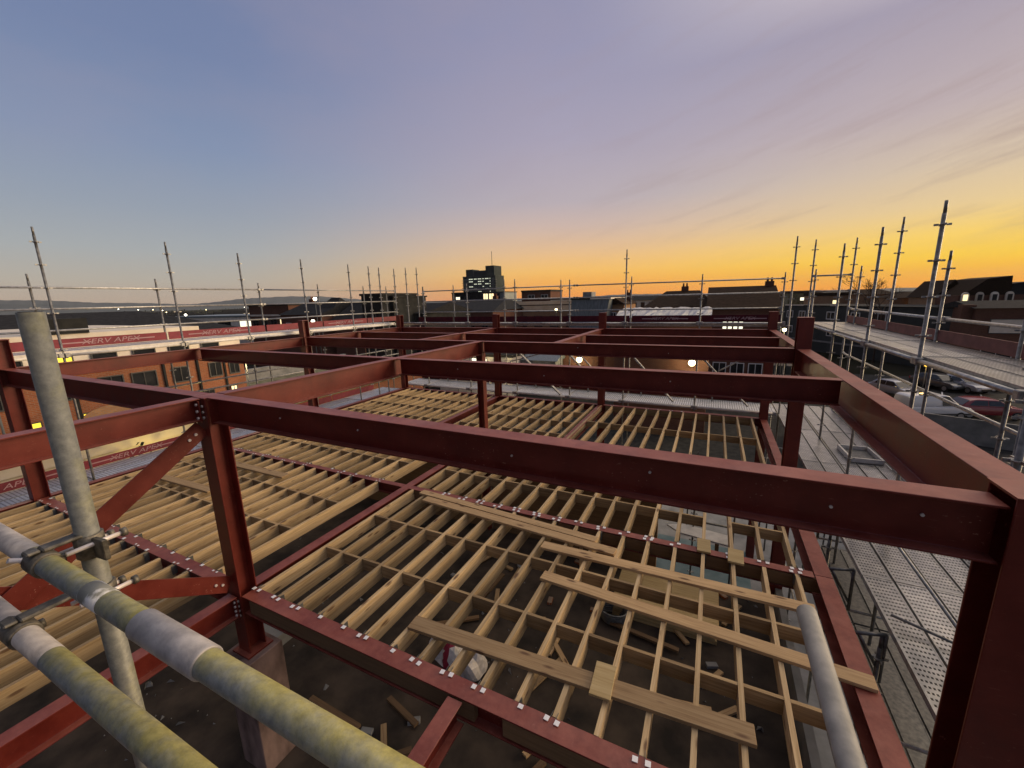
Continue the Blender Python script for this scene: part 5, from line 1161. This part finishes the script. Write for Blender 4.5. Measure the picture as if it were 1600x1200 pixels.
def elramp(stops, high):
    # measured colours up to about 36 degrees, then the brighter upper dome (high: degrees and linear colour)
    st = [(d/90, s2l(*c)) for d, c in stops] + [(d/90, c) for d, c in high]
    r = ramp(nt, st); L(nt, e.outputs[0], r.inputs['Fac']); return r.outputs['Color']
ZEN = (1.15,1.03,.98)
RA = elramp([(0,(255,160,14)),(1.5,(255,182,16)),(3,(255,206,44)),(5,(250,209,98)),(7.5,(233,203,146)),(11,(213,192,166)),(16,(192,175,175)),(24,(166,156,172))], [(46,(1.9,1.6,1.3)),(72,(1.8,1.6,1.4)),(90,ZEN)])
RB = elramp([(0,(251,150,42)),(1.6,(253,172,56)),(3.5,(249,191,98)),(6,(232,189,140)),(9,(208,182,168)),(12,(186,174,180)),(19,(168,161,181)),(28,(150,149,177)),(37,(138,141,171))], [(54,(1.2,1.1,1.05)),(90,ZEN)])
RC = elramp([(0,(184,160,138)),(3,(178,170,158)),(6,(164,168,170)),(10,(148,158,172)),(16,(130,145,174)),(24,(116,131,166)),(37,(106,120,158))], [(70,(.22,.235,.33)),(82,ZEN),(90,ZEN)])
RD = elramp([(0,(50,54,64)),(4,(56,62,72)),(8,(54,62,76)),(15,(46,56,74)),(24,(40,48,68)),(37,(40,46,66))], [(74,(.05,.055,.08)),(84,ZEN),(90,ZEN)])
def mixz(a, b, lo, hi):
    mr = N(nt,'ShaderNodeMapRange'); mr.interpolation_type = 'SMOOTHSTEP'; mr.inputs['From Min'].default_value = R(lo); mr.inputs['From Max'].default_value = R(hi); L(nt, az.outputs[0], mr.inputs['Value'])
    m = N(nt,'ShaderNodeMix',data_type='RGBA'); L(nt, mr.outputs[0], m.inputs['Factor']); L(nt, a, m.inputs['A']); L(nt, b, m.inputs['B']); return m.outputs['Result']
c = mixz(RA, RB, 10, 56); c = mixz(c, RC, 54, 98); c = mixz(c, RD, 122, 150)
# thin streaked cloud, stretched along the horizon
cmb = N(nt,'ShaderNodeCombineXYZ'); azs = N(nt,'ShaderNodeMath',operation='ARCTAN2'); L(nt, sp.outputs['X'], azs.inputs[0]); L(nt, sp.outputs['Y'], azs.inputs[1])
m1 = N(nt,'ShaderNodeMath',operation='MULTIPLY'); m1.inputs[1].default_value = 2.2; L(nt, azs.outputs[0], m1.inputs[0]); m2 = N(nt,'ShaderNodeMath',operation='MULTIPLY'); m2.inputs[1].default_value = 17; L(nt, el.outputs[0], m2.inputs[0])
tl = N(nt,'ShaderNodeMath',operation='MULTIPLY_ADD'); tl.inputs[1].default_value = -4.2; L(nt, azs.outputs[0], tl.inputs[0]); L(nt, m2.outputs[0], tl.inputs[2])
L(nt, m1.outputs[0], cmb.inputs[0]); L(nt, tl.outputs[0], cmb.inputs[1])
cf = noise(nt, cmb.outputs[0], 1.5, 7, .6); cr = ramp(nt, [(.5,(0,0,0)),(.72,(1,1,1))]); L(nt, cf, cr.inputs['Fac'])
eg = ramp(nt, [(0,(0,0,0)),(.05,(.35,.35,.35)),(.1,(1,1,1)),(.2,(.55,.55,.55)),(.42,(.25,.25,.25))]); L(nt, e.outputs[0], eg.inputs['Fac'])
ag = N(nt,'ShaderNodeMapRange'); ag.inputs['From Min'].default_value = R(70); ag.inputs['From Max'].default_value = R(5); L(nt, az.outputs[0], ag.inputs['Value'])
k1 = N(nt,'ShaderNodeMath',operation='MULTIPLY'); L(nt, cr.outputs['Color'], k1.inputs[0]); L(nt, eg.outputs['Color'], k1.inputs[1])
k2 = N(nt,'ShaderNodeMath',operation='MULTIPLY'); L(nt, k1.outputs[0], k2.inputs[0]); L(nt, ag.outputs[0], k2.inputs[1])
k3 = N(nt,'ShaderNodeMath',operation='MULTIPLY'); k3.inputs[1].default_value = .62; L(nt, k2.outputs[0], k3.inputs[0])
mx = N(nt,'ShaderNodeMix',data_type='RGBA'); mx.inputs['B'].default_value = (*s2l(158,132,126),1); L(nt, k3.outputs[0], mx.inputs['Factor']); L(nt, c, mx.inputs['A'])
v1 = N(nt,'ShaderNodeMapping'); v1.inputs['Scale'].default_value = (1.6,1.6,4.2); v1.inputs['Rotation'].default_value = (.25,.2,0); L(nt, tc.outputs['Generated'], v1.inputs['Vector'])
vf = noise(nt, v1.outputs[0], 1.3, 6, .55); vr = ramp(nt, [(.42,(0,0,0)),(.75,(1,1,1))]); L(nt, vf, vr.inputs['Fac'])
vg = ramp(nt, [(.06,(0,0,0)),(.2,(.7,.7,.7)),(.35,(1,1,1))]); L(nt, e.outputs[0], vg.inputs['Fac'])
vm = N(nt,'ShaderNodeMath',operation='MULTIPLY'); L(nt, vr.outputs['Color'], vm.inputs[0]); L(nt, vg.outputs['Color'], vm.inputs[1])
vs = N(nt,'ShaderNodeMath',operation='MULTIPLY'); vs.inputs[1].default_value = .46; L(nt, vm.outputs[0], vs.inputs[0])
vx = N(nt,'ShaderNodeMix',data_type='RGBA'); vx.inputs['B'].default_value = (*s2l(164,151,166),1); L(nt, vs.outputs[0], vx.inputs['Factor']); L(nt, c, vx.inputs['A']); L(nt, vx.outputs['Result'], mx.inputs['A'])
# the real daylight model, dimmed to dusk, adds its own slope to the painted-by-measurement colours
sk = N(nt,'ShaderNodeTexSky'); sk.sky_type = 'NISHITA'; sk.sun_disc = False; sk.sun_elevation = R(SUN_EL); sk.sun_rotation = R(SUN_AZ)
skm = N(nt,'ShaderNodeVectorMath',operation='SCALE'); skm.inputs['Scale'].default_value = .004; L(nt, sk.outputs[0], skm.inputs[0])
add = N(nt,'ShaderNodeVectorMath',operation='ADD'); L(nt, mx.outputs['Result'], add.inputs[0]); L(nt, skm.outputs[0], add.inputs[1])
bg = N(nt,'ShaderNodeBackground'); bg.inputs['Strength'].default_value = 1.0; L(nt, add.outputs[0], bg.inputs['Color'])
wo = N(nt,'ShaderNodeOutputWorld'); L(nt, bg.outputs[0], wo.inputs['Surface'])

sl = bpy.data.lights.new('sun','SUN'); sl.energy = 3.3; sl.angle = R(34); sl.color = (1.0,.74,.46)
so = bpy.data.objects.new('sun', sl); COL.objects.link(so)
sd = Vector((math.sin(R(SUN_AZ))*math.cos(R(SUN_EL)), math.cos(R(SUN_AZ))*math.cos(R(SUN_EL)), math.sin(R(SUN_EL)))); so.rotation_euler = (sd).to_track_quat('Z','Y').to_euler(); so.location = (20,40,30)

hz = MB().box(-4300,4300,-2500,4400,ZG-1,125).build('haze', plain('haze_air', (.5,.5,.5)), org=(0,0,ZG)); hz['kind'] = 'stuff'
hn = hz.data.materials[0].node_tree; hn.nodes.remove(hn.nodes['Principled BSDF']); pv = hn.nodes.new('ShaderNodeVolumePrincipled'); pv.inputs['Density'].default_value = .00006
pv.inputs['Color'].default_value = (.80,.84,.92,1); hn.links.new(pv.outputs[0], [n for n in hn.nodes if n.type == 'OUTPUT_MATERIAL'][0].inputs['Volume'])
# ------------------------------------------------------------------ camera
cd = bpy.data.cameras.new('camera'); cam = bpy.data.objects.new('camera', cd); COL.objects.link(cam)
cd.sensor_fit = 'HORIZONTAL'; cd.sensor_width = 36; cd.lens = F_PX*36/1600; cd.clip_start = .02; cd.clip_end = 12000
mw = Matrix((( CR.x, CU.x, -CFW.x, 0),(CR.y, CU.y, -CFW.y, 0),(CR.z, CU.z, -CFW.z, 0),(0,0,0,1))); cam.matrix_world = mw
sc.camera = cam
for o in list(sc.objects):                      # lift the whole site so that the street is at zero
    if o.parent is None: o.location.z += EYE
sc.view_settings.view_transform = 'Standard'; sc.view_settings.look = 'None'; sc.view_settings.exposure = 0; sc.view_settings.gamma = 1
sc.cycles.use_denoising = True
try: sc.cycles.denoiser = 'OPENIMAGEDENOISE'
except Exception: pass
sc.cycles.max_bounces = 6; sc.cycles.diffuse_bounces = 3; sc.cycles.glossy_bounces = 3
